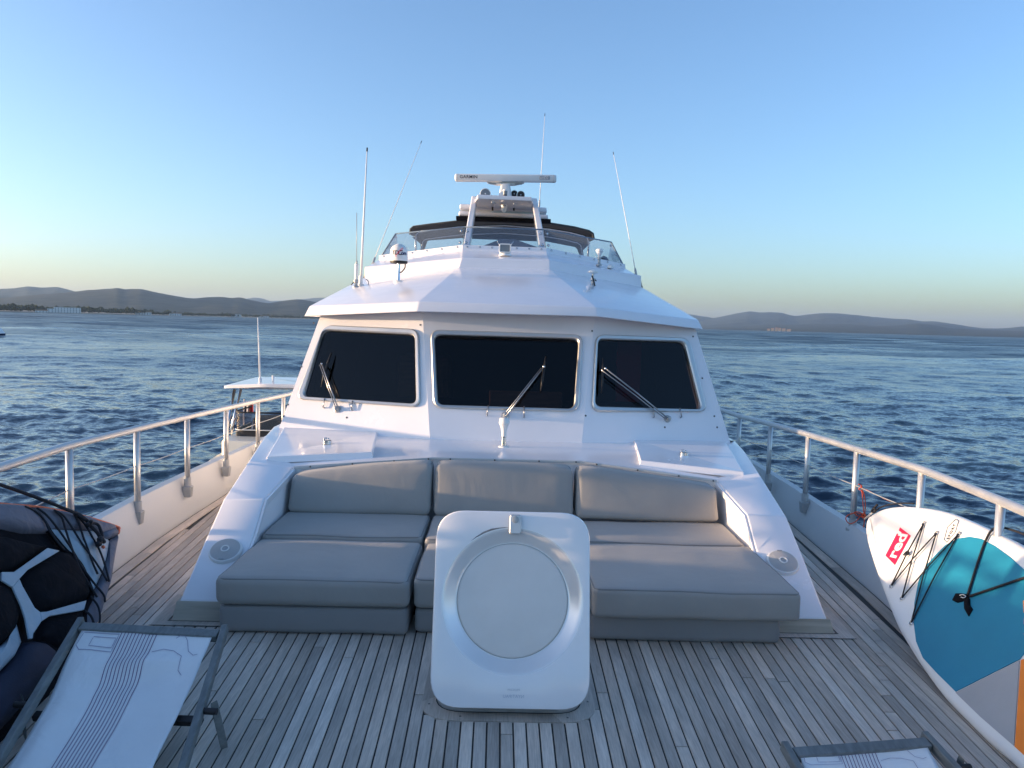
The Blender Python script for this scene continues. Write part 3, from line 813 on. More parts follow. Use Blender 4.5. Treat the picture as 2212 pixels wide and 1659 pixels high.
# ------------------------------------------------------------------ coachroof with the two arms that flank the sofa
ARM_IN, ARM_OUT = 1.475, 1.735
def coach():
    V, Fc = [], []
    def add(*pts):
        b = len(V); V.extend(pts); Fc.append(tuple(range(b, b + len(pts))))
    for s in (-1, 1):
        q = lambda x, y, z: (s * x, y, z)
        dz = 0.012 if s < 0 else -0.016          # the boat lists a little
        # profile of an arm: (y, z) along the inner and outer edge
        inn = [(3.99, 0.085), (4.43, 0.325), (4.63, 0.487), (5.30, 0.556)]
        out = [(3.99, 0.085, ARM_OUT - 0.01), (4.35, 0.29, ARM_OUT), (4.66, 0.470, ARM_OUT), (5.30, 0.592, 1.79), (5.90, 0.650, 1.88), (6.55, 0.660, 1.985)]
        I = [q(ARM_IN, y, z + dz) for y, z in inn]
        O = [q(x, y, z + dz) for y, z, x in out]
        for k in range(3): add(I[k], O[k], O[k + 1], I[k + 1])
        cen_f = q(0.52, 5.385, 0.636); base_c = q(0.608, 6.10, 0.664); base_o = q(1.925, 6.50, 0.650 + dz)
        add(I[3], O[3], O[4], base_o); add(O[4], O[5], base_o)
        add(cen_f, I[3], base_o); add(cen_f, base_o, base_c)
        # inner wall of the sofa recess
        add(I[0], I[1], q(ARM_IN, 4.43, -0.003)); add(I[0], q(ARM_IN, 4.43, -0.003), q(ARM_IN, 3.99, -0.003))
        add(I[1], I[2], q(ARM_IN, 4.63, -0.003), q(ARM_IN, 4.43, -0.003)); add(I[2], I[3], q(ARM_IN, 5.30, -0.003), q(ARM_IN, 4.63, -0.003))
        # outer side wall down to the side deck
        for k in range(5):
            a, b = O[k], O[k + 1]
            add(a, b, (b[0] + s * 0.015, b[1], -0.003), (a[0] + s * 0.015, a[1], -0.003))
        add(O[5], q(2.0, 9, 0.67), q(2.02, 9, -0.003), q(2.0, 6.55, -0.003))
        add(q(2.0, 9, 0.67), q(2.0, 19, 0.6), q(2.02, 19, -0.003), q(2.02, 9, -0.003))
        add(q(1.93, 6.5, 0.65), O[5], q(2.0, 9, 0.67), q(1.93, 9, 0.67)); add(q(1.93, 9, 0.67), q(2.0, 9, 0.67), q(2.0, 19, 0.6), q(1.93, 19, 0.6))
        # front of the arm under its toe, back wall of the recess
        add(I[0], O[0], q(ARM_OUT + 0.005, 3.99, -0.003), q(ARM_IN, 3.99, -0.003))
        add(q(0.52, 5.385, 0.636), I[3], q(ARM_IN, 5.30, -0.003), q(0.52, 5.385, -0.003))
    add((-0.52, 5.385, 0.636), (0.52, 5.385, 0.636), (0.608, 6.10, 0.664), (-0.608, 6.10, 0.664))
    add((-0.52, 5.385, 0.636), (0.52, 5.385, 0.636), (0.52, 5.385, -0.003), (-0.52, 5.385, -0.003))
    me = bpy.data.meshes.new('coachroof'); bm = bmesh.new()
    vs = [bm.verts.new(v) for v in V]
    for f in Fc: bm.faces.new([vs[i] for i in f])
    bmesh.ops.remove_doubles(bm, verts=bm.verts, dist=0.003)
    bmesh.ops.recalc_face_normals(bm, faces=bm.faces)
    es = [e for e in bm.edges if len(e.link_faces) == 2 and e.calc_face_angle(0) > R(7)]
    bmesh.ops.bevel(bm, geom=es, offset=0.012, segments=3, profile=0.5, affect='EDGES', clamp_overlap=True)
    bm.to_mesh(me); bm.free()
    o = link('coachroof', me, 'gelcoat', yacht, True)
    me.set_sharp_from_angle(angle=R(32))
    return o
coachroof = coach()
# thin moulding with studs along the edge behind the sofa
for a, b in (((-1.47, 5.285, 0.574), (-0.52, 5.368, 0.645)), ((-0.52, 5.368, 0.645), (0.52, 5.368, 0.645)), ((0.52, 5.368, 0.645), (1.47, 5.285, 0.547))):
    a, b = np.array(a), np.array(b)
    hexa('edge_moulding', [a + (0, -0.022, -0.012), b + (0, -0.022, -0.012), b + (0, 0.0, -0.012), a + (0, 0.0, -0.012), a + (0, -0.022, 0.006), b + (0, -0.022, 0.006), b + (0, 0.0, 0.006), a + (0, 0.0, 0.006)], 'gelcoat_flat', coachroof, 0.003)
    for t in (0.12, 0.42, 0.72, 0.97):
        p = a + (b - a) * t
        lathe('stud', p + (0, -0.022, -0.003), (0, -1, 0), [(0, 0.006), (0.003, 0.006), (0.005, 0.001)], 'screw', coachroof, 8)
# rims on the inner walls of the recess
for s in (-1, 1):
    dz = 0.012 if s < 0 else -0.016
    pr = [(4.16, 0.175), (4.43, 0.325), (4.63, 0.487), (5.30, 0.556)]
    for (ya, za), (yb, zb) in zip(pr[:-1], pr[1:]):
        x0, x1 = s * (ARM_IN - 0.0015), s * (ARM_IN - 0.016)
        hexa('recess_rim', [(x0, ya, za + dz - 0.045), (x1, ya, za + dz - 0.045), (x1, yb, zb + dz - 0.045), (x0, yb, zb + dz - 0.045),
                            (x0, ya, za + dz - 0.006), (x1, ya, za + dz - 0.006), (x1, yb, zb + dz - 0.006), (x0, yb, zb + dz - 0.006)], 'gelcoat', coachroof, 0.003)
# teak plinths under the arm toes with their border
for s in (-1, 1):
    dz = 0.012 if s < 0 else -0.016
    hexa('plinth', [(s * 1.44, 3.945, 0.001), (s * 1.75, 3.945, 0.001), (s * 1.75, 4.10, 0.001), (s * 1.44, 4.10, 0.001),
                    (s * 1.44, 3.988, 0.080 + dz), (s * 1.742, 3.988, 0.080 + dz), (s * 1.742, 4.10, 0.085 + dz), (s * 1.44, 4.10, 0.085 + dz)], 'teak_plinth', yacht, 0.003)
    o = raw('plinth_border', [(s * 1.42, 3.952, 0.002), (s * 1.77, 3.952, 0.002), (s * 1.80, 4.33, 0.002), (s * 1.88, 4.33, 0.002), (s * 1.835, 3.885, 0.002), (s * 1.42, 3.885, 0.002)] ,
            [(0, 1, 4, 5), (1, 2, 3, 4)], 'teak', yacht)
    raw('caulk_line', [(s * 1.42, 3.952, 0.0035), (s * 1.772, 3.952, 0.0035), (s * 1.772, 3.942, 0.0035), (s * 1.42, 3.942, 0.0035)], [(0, 1, 2, 3)], 'caulk', yacht)
    raw('caulk_line', [(s * 1.42, 3.885, 0.0035), (s * 1.838, 3.885, 0.0035), (s * 1.842, 3.878, 0.0035), (s * 1.42, 3.878, 0.0035)], [(0, 1, 2, 3)], 'caulk', yacht)

# ------------------------------------------------------------------ wheelhouse
RK = R(24)
PC = Plane((0, 6.10, 0.664), (0.6, 6.10, 0.664), (0, 6.10 + math.sin(RK), 0.664 + math.cos(RK)))
tl, tr = PC.at(913, 680), PC.at(1284, 690)
TLc, TRc = np.array([-0.728, tl[1], tl[2]]), np.array([0.728, tl[1], tl[2]])
BLc, BRc = np.array([-0.608, 6.10, 0.664]), np.array([0.608, 6.10, 0.664])
BLo, BRo = np.array([-1.925, 6.50, 0.662]), np.array([1.925, 6.50, 0.634])
PL, PR = Plane(BLc, BLo, TLc), Plane(BRc, BRo, TRc)
TLo, TRo = PL.at(690, 688), PR.at(1501, 706)
def up(p, q, z):       # go on from p past q to height z
    d = q - p; return q + d * ((z - q[2]) / d[2])
TLc2, TRc2, TLo2, TRo2 = up(BLc, TLc, 1.74), up(BRc, TRc, 1.74), up(BLo, TLo, 1.70), up(BRo, TRo, 1.70)
def wall_with_hole(name, quad, hole, thick, n):
    """a wall panel with a window opening cut through it"""
    Q = [np.array(p) for p in quad]
    V, Fc = [], []
    me = bpy.data.meshes.new(name); bm = bmesh.new()
    ov = [bm.verts.new(p) for p in Q]; hv = [bm.verts.new(p) for p in hole]
    oe = [bm.edges.new((ov[i], ov[(i + 1) % 4])) for i in range(4)]
    he = [bm.edges.new((hv[i], hv[(i + 1) % len(hv)])) for i in range(len(hv))]
    bmesh.ops.triangle_fill(bm, edges=oe + he, use_beauty=True, use_dissolve=False)
    ret = bmesh.ops.extrude_face_region(bm, geom=bm.faces[:])
    for v in [g for g in ret['geom'] if isinstance(g, bmesh.types.BMVert)]: v.co -= Vector(n) * thick
    bmesh.ops.recalc_face_normals(bm, faces=bm.faces)
    bm.to_mesh(me); bm.free()
    return link(name, me, 'gelcoat', yacht)
WIN = [  # plane, outer frame corners in the picture, glass corners
    (PL, [(703, 703), (905, 712), (909, 881), (640, 863)], [(699, 714), (897, 723), (900, 873), (656, 857)], 'left'),
    (PC, [(930, 713), (1259, 724), (1250, 890), (936, 882)], [(939, 723), (1250, 732), (1239, 884), (946, 875)], 'middle'),
    (PR, [(1286, 723), (1487, 731), (1527, 890), (1277, 890)], [(1291, 733), (1477, 739), (1514, 885), (1284, 878)], 'right')]
quads = {'left': [BLo, BLc, TLc2, TLo2], 'middle': [BLc, BRc, TRc2, TLc2], 'right': [BRc, BRo, TRo2, TRc2]}
for P, outer, inner, nm in WIN:
    Oq = [P.at(*p) for p in outer]; Gq = [P.at(*p) for p in inner]
    hole = round_loop(Gq, 0.055, 5)
    wall_with_hole('wheelhouse_wall', quads[nm], hole, 0.05, P.n)
    wnd = empty('window', '', 'x', tuple(sum(Oq) / 4)); del wnd['label']; del wnd['category']
    wnd.parent = yacht; wnd.matrix_parent_inverse = Matrix.Translation(-yacht.location)
    def sub(o): o.parent = wnd; o.matrix_parent_inverse = Matrix.Translation(-wnd.location); return o
    ro = round_loop(Oq, 0.085, 7); ri = round_loop(Gq, 0.055, 7)
    n = P.n
    lo = [ro, [p + n * 0.014 for p in ro], [p + (q - p) * 0.22 + n * 0.022 for p, q in zip(ro, ri)], [p + (q - p) * 0.8 + n * 0.020 for p, q in zip(ro, ri)], [q + n * 0.010 for q in ri], [q - n * 0.045 for q in ri]]
    V, Fc = bridge([[p - n * 0.002 for p in ro]] + lo[1:])
    fr = sub(raw('frame', V, Fc, 'alu_frame', None, smooth=True)); fr.data.set_sharp_from_angle(angle=R(35))
    gl = round_loop([P.at(*p, -0.012) for p in inner], 0.05, 5); K = len(gl)
    sub(raw('pane', gl + [p - n * 0.006 for p in gl], [tuple(range(K)), tuple(range(2 * K - 1, K - 1, -1))] + [(i, (i + 1) % K, K + (i + 1) % K, K + i) for i in range(K)], 'tinted_glass', None))
# side walls, back and floor of the wheelhouse, kept dark inside
for s, bo, to in ((-1, BLo, TLo2), (1, BRo, TRo2)):
    b2 = np.array([s * 1.93, 12.0, 0.65]); t2 = np.array([s * (abs(to[0]) - 0.02), 12.0, 1.75])
    hexa('side_wall', [bo, b2, b2 - (s * 0.05, 0, 0), bo - (s * 0.05, 0, 0), to, t2, t2 - (s * 0.05, 0, 0), to - (s * 0.05, 0, 0)], 'gelcoat', yacht, 0)
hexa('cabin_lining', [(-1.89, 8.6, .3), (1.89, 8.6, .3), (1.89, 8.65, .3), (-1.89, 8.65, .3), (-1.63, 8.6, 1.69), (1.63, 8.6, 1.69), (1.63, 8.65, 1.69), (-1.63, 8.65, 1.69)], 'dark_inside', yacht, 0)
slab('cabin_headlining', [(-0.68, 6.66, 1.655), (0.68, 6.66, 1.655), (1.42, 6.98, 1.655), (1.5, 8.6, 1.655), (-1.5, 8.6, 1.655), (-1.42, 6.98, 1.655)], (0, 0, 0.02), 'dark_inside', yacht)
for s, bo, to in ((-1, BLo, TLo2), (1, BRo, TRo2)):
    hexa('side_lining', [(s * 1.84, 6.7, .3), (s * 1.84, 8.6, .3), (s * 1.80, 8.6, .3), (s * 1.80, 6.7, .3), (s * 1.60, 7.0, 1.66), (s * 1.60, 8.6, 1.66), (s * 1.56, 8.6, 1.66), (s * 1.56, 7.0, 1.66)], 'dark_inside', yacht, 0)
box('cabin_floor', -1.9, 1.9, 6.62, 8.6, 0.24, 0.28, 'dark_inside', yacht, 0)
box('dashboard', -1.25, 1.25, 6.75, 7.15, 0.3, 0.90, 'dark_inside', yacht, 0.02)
box('dash_panel', -0.15, 0.48, 6.60, 6.66, 0.80, 1.02, 'wood_inside', yacht, 0.01)
box('helm_seat', -1.05, -0.55, 7.4, 7.9, 0.3, 1.28, 'wood_inside', yacht, 0.06)
box('curtain', 1.05, 1.28, 7.3, 7.36, 0.5, 1.75, 'logo_red', yacht, 0.01)

# screws round the wheelhouse panels
for P, pts in ((PL, [(678, 698), (908, 702), (651, 792), (622, 874), (613, 899), (749, 902)]), (PC, []), (PR, [(1279, 715), (1497, 727), (1517, 817), (1265, 898), (1543, 899), (1436, 923), (1549, 923)])):
    for p in pts:
        lathe('screw', P.at(*p), P.n, [(0, 0.0085), (0.003, 0.008), (0.004, 0.002)], 'screw', yacht, 8)

# wipers and washer nozzles
def wiper(P, pivot, tip, tip2, b0, b1):
    w = empty('wiper', '', 'x', tuple(P.at(*pivot))); del w['label']; del w['category']
    w.parent = yacht; w.matrix_parent_inverse = Matrix.Translation(-yacht.location)
    def sub(o): o.parent = w; o.matrix_parent_inverse = Matrix.Translation(-w.location); return o
    pv = P.at(*pivot)
    sub(lathe('pivot', pv, P.n, [(0, 0.032), (0.012, 0.030), (0.018, 0.018), (0.045, 0.016), (0.05, 0.008)], 'cast_grey', None, 14))
    d = (np.array(tip) - np.array(pivot)); d = d / np.linalg.norm(d); pn = np.array([-d[1], d[0]])
    a0 = P.at(*(np.array(pivot) + pn * 2.2), 0.045); a1 = P.at(*(np.array(tip)), 0.055)
    c0 = P.at(*(np.array(pivot) - pn * 2.2), 0.040); c1 = P.at(*(np.array(tip2)), 0.05)
    sub(tube('arm', [a0, a0 + (a1 - a0) * 0.5 + P.n * 0.008, a1], 0.006, 'wiper_steel', None, 8))
    sub(tube('arm', [c0, c0 + (c1 - c0) * 0.5 + P.n * 0.008, c1], 0.0042, 'wiper_steel', None, 8))
    sub(tube('arm_joint', [P.at(*tip, 0.03), P.at(*tip, 0.07)], 0.010, 'steel', None, 8))
    q0, q1 = P.at(*b0, 0.028), P.at(*b1, 0.028)
    sub(tube('blade', [q0, q0 + (q1 - q0) * 0.3 + P.n * 0.012, q0 + (q1 - q0) * 0.7 + P.n * 0.012, q1], [0.004, 0.010, 0.010, 0.004], 'rubber', None, 6))
wiper(PL, (729, 884), (695, 786), (691, 788), (716, 762), (694, 836))
wiper(PC, (1091, 898), (1175, 792), (1169, 795), (1179, 770), (1168, 845))
wiper(PR, (1441, 905), (1308, 796), (1299, 799), (1302, 773), (1299, 850))
for P, a, b in ((PL, (700, 881), (704, 863)), (PL, (761, 886), (764, 868)), (PC, (1052, 898), (1055, 878)), (PC, (1132, 902), (1132, 880)), (PR, (1411, 902), (1408, 884)), (PR, (1470, 902), (1466, 884))):
    q = P.at(*a); t = P.at(*b)
    tubes('washer_nozzle', [[q, q + P.n * 0.022], [q + P.n * 0.02, t + P.n * 0.024], [t + P.n * 0.024, t + P.n * 0.014]], 0.005, 'wiper_steel', yacht, 8)

# ------------------------------------------------------------------ wheelhouse roof, flybridge front
YE, YEo, YF, YFo = 6.25, 6.72, 8.0, 8.42
fb = [Yp(657, 683, YEo), Yp(900, 673, YE), Yp(1290, 684, YE), Yp(1519, 712, YEo)]      # lower edge of the eave
ft = [Yp(668, 661, YEo + .05), Yp(905, 651, YE + .05), Yp(1288, 663, YE + .05), Yp(1509, 691, YEo + .05)]
rt = [Yp(788, 599, YFo), Yp(990, 578, YF), Yp(1188, 582, YF), Yp(1386, 620, YFo)]
ct = [Yp(788, 575.5, YFo + .02), Yp(998, 556, YF + .04), Yp(1187, 560.5, YF + .04), Yp(1385, 595, YFo + .02)]
wb = [Yp(819, 561, 9.25), Yp(999, 539, 8.72), Yp(1180, 545, 8.72), Yp(1350, 580, 9.25)]
wt = [Yp(855, 505, 9.32), Yp(1004, 490, 8.86), Yp(1173.5, 496, 8.86), Yp(1320, 523, 9.32)]
def roof():
    V, Fc = [], []
    def add(*p): b = len(V); V.extend([np.array(q, float) for q in p]); Fc.append(tuple(range(b, b + len(p))))
    aft = lambda p, y, z=None: np.array([p[0] * 1.0, y, p[2] if z is None else z])
    und = [p + np.array([0, 0.55, 0.012]) for p in fb]
    for i in range(3):
        add(fb[i], fb[i + 1], ft[i + 1], ft[i]); add(ft[i], ft[i + 1], rt[i + 1], rt[i]); add(fb[i + 1], fb[i], und[i], und[i + 1])
    for i, s in ((0, -1), (3, 1)):
        oa, ob = aft(fb[i], 12), aft(ft[i], 12)
        ua = aft(und[i], 12)
        add(fb[i], ft[i], ob, oa)
        ra = np.array([rt[i][0], 12, rt[i][2]])
        add(ft[i], rt[i], ra, ob)
        add(fb[i], oa, ua, und[i])
    add(aft(rt[0], 12), rt[0], rt[1], rt[2], rt[3], aft(rt[3], 12))
    me = bpy.data.meshes.new('wheelhouse_roof'); bm = bmesh.new()
    vs = [bm.verts.new(tuple(v)) for v in V]
    for f in Fc: bm.faces.new([vs[i] for i in f])
    bmesh.ops.remove_doubles(bm, verts=bm.verts, dist=0.004)
    bmesh.ops.recalc_face_normals(bm, faces=bm.faces)
    es = [e for e in bm.edges if len(e.link_faces) == 2 and e.calc_face_angle(0) > R(5)]
    bmesh.ops.bevel(bm, geom=es, offset=0.012, segments=3, profile=0.5, affect='EDGES', clamp_overlap=True)
    bm.to_mesh(me); bm.free()
    o = link('wheelhouse_roof', me, 'gelcoat', yacht, True); me.set_sharp_from_angle(angle=R(25))
    return o
roof()
def coaming():
    V, Fc = [], []
    back = [p + np.array([0, 0.10, 0.0]) for p in ct]
    lb = [p - np.array([0, 0, 0.03]) for p in rt]
    for i in range(4): V += [lb[i], ct[i] - np.array([0, 0, 0.012]), ct[i] + np.array([0, 0.015, 0.0]), back[i], back[i] + np.array([0, 0.02, -0.25])]
    for i in range(3):
        for k in range(4): Fc.append((i * 5 + k, (i + 1) * 5 + k, (i + 1) * 5 + k + 1, i * 5 + k + 1))
    Fc += [(0, 1, 2, 3, 4), (19, 18, 17, 16, 15)]
    return raw('flybridge_breakwater', V, Fc, 'gelcoat', yacht, bevel=0.006)
coaming()
# flybridge foredeck rising to the windscreen, and its sides
fd = [p + np.array([0, 0.06, -0.012]) for p in ct]
raw('flybridge_foredeck', fd + wb + [wb[0] + (0, 3.2, 0.02), wb[3] + (0, 3.2, 0.02), (rt[0][0] - 0.05, 12, rt[0][2] - 0.05), (rt[3][0] + 0.05, 12, rt[3][2] - 0.05), rt[0] + (-0.05, 0.1, -0.06), rt[3] + (0.05, 0.1, -0.06)],
    [(0, 1, 5, 4), (1, 2, 6, 5), (2, 3, 7, 6), (4, 8, 10, 12, 0), (7, 3, 13, 11, 9), (4, 5, 6, 7, 9, 8)], 'gelcoat', yacht)

# ------------------------------------------------------------------ flybridge windscreen
def pane(name, c4, parent, th=0.01, m='acrylic'):
    c = [np.array(p) for p in c4]; n = np.cross(c[1] - c[0], c[3] - c[0]); n /= np.linalg.norm(n)
    return hexa(name, c + [p + n * th for p in c], m, parent, 0)
glz = []
la = wb[0] + np.array([0.06, 1.25, 0.03]); ra = wb[3] + np.array([-0.06, 1.25, 0.03])
g = 0.008
for q in ([wb[0], wb[1] - (g, 0, 0), wt[1] - (g, 0, 0), wt[0]], [wb[1] + (g, 0, 0), wb[2] - (g, 0, 0), wt[2] - (g, 0, 0), wt[1] + (g, 0, 0)], [wb[2] + (g, 0, 0), wb[3], wt[3], wt[2] + (g, 0, 0)]):
    glz.append(pane('windscreen_pane', [p + np.array([0, 0, 0.004]) for p in q], yacht))
for b0, a0, t0 in ((wb[0], la, wt[0]), (wb[3], ra, wt[3])):
    glz.append(raw('windscreen_pane', [b0 + (0, .01, .004), a0, t0 + (0, .01, 0), b0 + (.01, .01, .004), a0 + (.01, 0, 0), t0 + (.01, .01, 0)], [(0, 1, 2), (3, 5, 4), (0, 3, 4, 1), (1, 4, 5, 2), (2, 5, 3, 0)], 'acrylic', yacht))
mat('pane_edge', (0.20, 0.26, 0.30), 0.3)
for i in range(3): tube('pane_edge', [wt[i], wt[i + 1]], 0.007, 'pane_edge', glz[i], 6)
for k, (t0, b0) in enumerate(((wt[0], wb[0]), (wt[3], wb[3]))): tube('pane_edge', [t0, b0], 0.010, 'pane_edge', glz[3 + k], 6)
for i in (1, 2): tube('pane_edge', [wt[i], wb[i]], 0.005, 'pane_edge', glz[1], 6)
def bolt(p, par, r=0.014): lathe('bolt', p, (0, -1, 0.25), [(0, r), (r * 0.8, r * 0.95), (r * 1.5, r * 0.5), (r * 1.6, 0.001)], 'steel', par, 10)
for i, cnt in ((0, 6), (1, 7), (2, 6)):
    for t in np.linspace(0.06, 0.94, cnt):
        bolt(wb[i] + (wb[i + 1] - wb[i]) * t + np.array([0, -0.008, 0.028]), glz[i])
for i, s in ((1, -1), (2, 1)):
    for t in (0.3, 0.8):
        for dx in (-0.035, 0.035): bolt(wb[i] + (wt[i] - wb[i]) * t + np.array([dx, -0.012, 0]), glz[1], 0.016)
for k, (t0, b0) in enumerate(((wt[0], wb[0]), (wt[3], wb[3]))):
    for t in (0.12, 0.5, 0.86): bolt(b0 + (t0 - b0) * t + np.array([0.03 if k == 0 else -0.03, -0.012, 0]), glz[3 + k], 0.014)
# base strip the windscreen is bolted to
for i in range(3):
    a, b = wb[i], wb[i + 1]
    hexa('windscreen_strip', [a + (0, -.03, -.012), b + (0, -.03, -.012), b + (0, .05, -.012), a + (0, .05, -.012), a + (0, -.012, .05), b + (0, -.012, .05), b + (0, -.006, .05), a + (0, -.006, .05)], 'gelcoat', yacht, 0)
# covered helm console behind the glass
cn = [Yp(1005, 542, 9.05), Yp(1012, 530, 9.1), Yp(1043, 531, 9.1), Yp(1082, 516, 9.2), Yp(1113, 517, 9.2), Yp(1160, 533, 9.1), Yp(1170, 540, 9.05), Yp(1176, 548, 9.05)]
slab('console_cover', cn, (0, 0.9, -0.02), 'canvas_grey', yacht, 0.01)
for x0, x1, y0, y1, Y in ((866, 884, 541, 556, 9.6), (1296, 1318, 552, 572, 9.6)):
    pillow('seat_cover', [Yp(x0, y1, Y), Yp(x0 + 1, (y0 + y1) / 2, Y), Yp((x0 + x1) / 2 - 3, y0, Y), Yp(x1 - 6, y0 + 4, Y), Yp(x1, y1, Y)], (0, -1, 0), 0.10, 'canvas_grey', yacht, depth=0.4)

# ------------------------------------------------------------------ radar arch
arch = []
def leg(pts_front, dy, dz=0):
    P = [np.array(p) for p in pts_front]
    return hexa('arch_leg', [P[0], P[1], P[1] + (0, dy, 0), P[0] + (0, dy, 0), P[3], P[2], P[2] + (0, dy, 0), P[3] + (0, dy, 0)], 'gelcoat', yacht, 0.012)
leg([Yp(998, 546, 9.35), Yp(1012, 546, 9.35), Yp(1031, 424, 9.95), Yp(1019, 423, 9.95)], 0.30)
leg([Yp(1168, 552, 9.35), Yp(1183, 552, 9.35), Yp(1160, 428, 9.95), Yp(1148, 428, 9.95)], 0.30)
h0, h1 = Yp(1031.5, 420, 9.6), Yp(1149, 425.5, 9.6)
k0, k1 = Yp(1031.5, 429, 9.6), Yp(1149, 434, 9.6)
zb0, zb1 = k0[2], k1[2]
e0, e1 = Yp(1020, 444, 10.15), Yp(1157, 450.5, 10.15)
hood = raw('arch_hood', [k0, k1, h1, h0, e0, e1, (e1[0], 10.45, h1[2]), (e0[0], 10.45, h0[2]), (e1[0], 10.45, e1[2]), (e0[0], 10.45, e0[2])],
           [(0, 1, 2, 3), (1, 0, 4, 5), (3, 2, 6, 7), (0, 3, 7, 4), (1, 5, 6, 2), (4, 7, 9), (5, 8, 6), (4, 9, 8, 5), (9, 7, 6, 8)], 'gelcoat', yacht, bevel=0.008)
for px, py in ((1066, 439), (1112, 441)):
    p = k0.copy(); c = Yp(px, py, 9.85)
    lathe('downlight', c + np.array([0, 0, 0.004]), (0, 0.04, -1), [(-0.01, 0.034), (0.004, 0.034), (0.006, 0.026), (0.003, 0.02)], 'steel', hood, 16)
for (y0, y1, xa, xb) in ((440, 452.5, 993, 1181), (455.5, 467, 991, 1184)):
    a0, a1, b0, b1 = Yp(xa, y0, 10.3), Yp(xa - 1, y1 - 1, 10.3), Yp(xb, y0 + 8, 10.3), Yp(xb + 1, y1 + 7, 10.3)
    hexa('arch_wing', [a1, b1, b1 + (0, .45, .0), a1 + (0, .45, 0), a0, b0, b0 + (0, .45, 0), a0 + (0, .45, 0)], 'gelcoat', yacht, 0.02)
a0, a1, b0, b1 = Yp(985, 466, 10.25), Yp(985, 474.5, 10.25), Yp(1190, 473, 10.25), Yp(1190, 482, 10.25)
hexa('arch_valance', [a1, b1, b1 + (0, .12, 0), a1 + (0, .12, 0), a0, b0, b0 + (0, .12, 0), a0 + (0, .12, 0)], 'black_cloth', yacht, 0.006)
for x in (1064, 1110):
    tube('arch_bracket', [Yp(x, 447, 10.18), Yp(x, 455, 10.18)], 0.012, 'rubber', yacht, 8)

# ------------------------------------------------------------------ locker lids on the coachroof
def locker(pts, zoff, s):
    """lid lying on the coachroof: inner-back, inner-front, outer-front, outer-back"""
    P = [np.array(p) for p in pts]; n = np.array([0, 0, 1.0])
    cen = sum(P) / 4
    tp = [p + (cen - p) * 0.035 + n * zoff for p in P]
    return hexa('locker_lid', P + tp, 'gelcoat', yacht, 0.006, 3)
lids = []
for s, dz in ((-1, 0.012), (1, -0.016)):
    P = [(s * 1.045, 6.27, 0.640 + dz * .5), (s * 0.955, 5.47, 0.604 + dz * .5), (s * 1.70, 5.37, 0.562 + dz), (s * 1.855, 6.37, 0.640 + dz)]
    lid = locker(P, 0.045, s)
    c = np.array([s * 1.36, 5.80, 0.664 + dz])
    lathe('latch', c, (0, 0, 1), [(-0.02, 0.035), (0.006, 0.034), (0.008, 0.03)], 'steel', lid, 14)
    tubes('latch_pull', [[c + (-.022, 0, 0), c + (-.022, 0, .022), c + (.0, 0, .022)], [c + (.012, 0.0, 0), c + (.012, 0, .024)]], 0.006, 'steel', lid, 6)
    pillow('finger_pull', [np.array([s * 1.52, 5.425, 0.603 + dz]), np.array([s * 1.67, 5.405, 0.595 + dz]), np.array([s * 1.68, 5.445, 0.600 + dz]), np.array([s * 1.54, 5.462, 0.606 + dz])], (0, -0.05, 1), 0.012, 'gelcoat', lid, depth=0.02)

# ================================================================== THINGS ON THE YACHT
# ------------------------------------------------------------------ railings
SY = [0.95, 1.85, 2.72, 3.56, 4.40, 5.22, 6.06, 6.92, 7.83, 8.75, 9.7, 10.7]
def railing(tab, s, ztop, zbr, label, dx):
    root = empty('railing', label, 'railing', (s * 2.4, 4.4, 0.0), 'deck railings')
    X = lambda y: s * (2.50 + dx) if y > 4 else side_x(tab, y) + s * (0.115 + dx)
    X = lambda y: float(np.interp(y, [0, 2.0, 3.56, 4.4, 20], [side_x(tab, 0) + s * .1, side_x(tab, 2.0) + s * .11, s * (2.415 + dx), s * (2.5 + dx), s * (2.5 + dx)]))
    path = [(X(y), y, ztop(y)) for y in np.linspace(0.5, 11, 50)]
    tube('top_rail', path, 0.0235, 'alu', root, 12)
    for y in SY:
        x = X(y); zt = ztop(y); zb = zbr(y)
        st = tube('stanchion', [(x, y, zb + 0.06), (x, y, zt - 0.012)], 0.0205, 'alu', root, 12)
        lathe('collar', (x, y, zb + 0.045), (0, 0, 1), [(0, 0.027), (0.07, 0.027), (0.073, 0.022)], 'cast_grey', st, 12)
        xi = x - s * 0.030; xo = x + s * 0.03
        hexa('bracket', [(xi, y - .024, zb - .040), (xo, y - .024, zb - .040), (xo, y + .024, zb - .040), (xi, y + .024, zb - .040),
                         (xi - s * .006, y - .033, zb + .05), (xo, y - .033, zb + .05), (xo, y + .033, zb + .05), (xi - s * .006, y + .033, zb + .05)], 'cast_grey', st, 0.006)
    wp = []
    for a, b in zip(SY[:-1], SY[1:]):
        za, zb_ = 0.55 * ztop(a) + 0.45 * (zbr(a) + .05), 0.55 * ztop(b) + 0.45 * (zbr(b) + .05)
        for t in (0, .25, .5, .75): wp.append((X(a + (b - a) * t), a + (b - a) * t, za + (zb_ - za) * t - 0.006 * math.sin(t * math.pi)))
    tube('lifeline_wire', wp, 0.0038, 'cast_grey', root, 6)
    return root
railing(LB, -1, lambda y: float(np.interp(y, [0, 4.4, 5.2, 6.06, 6.92, 7.83, 8.75, 11], [0.90, 0.838, 0.822, 0.80, 0.775, 0.748, 0.718, 0.66])), lambda y: float(np.interp(y, [0, 5.2, 7, 9], [0.30, 0.205, 0.195, 0.19])), 'silver pipe railing with upright posts along the left bulwark', 0.02)
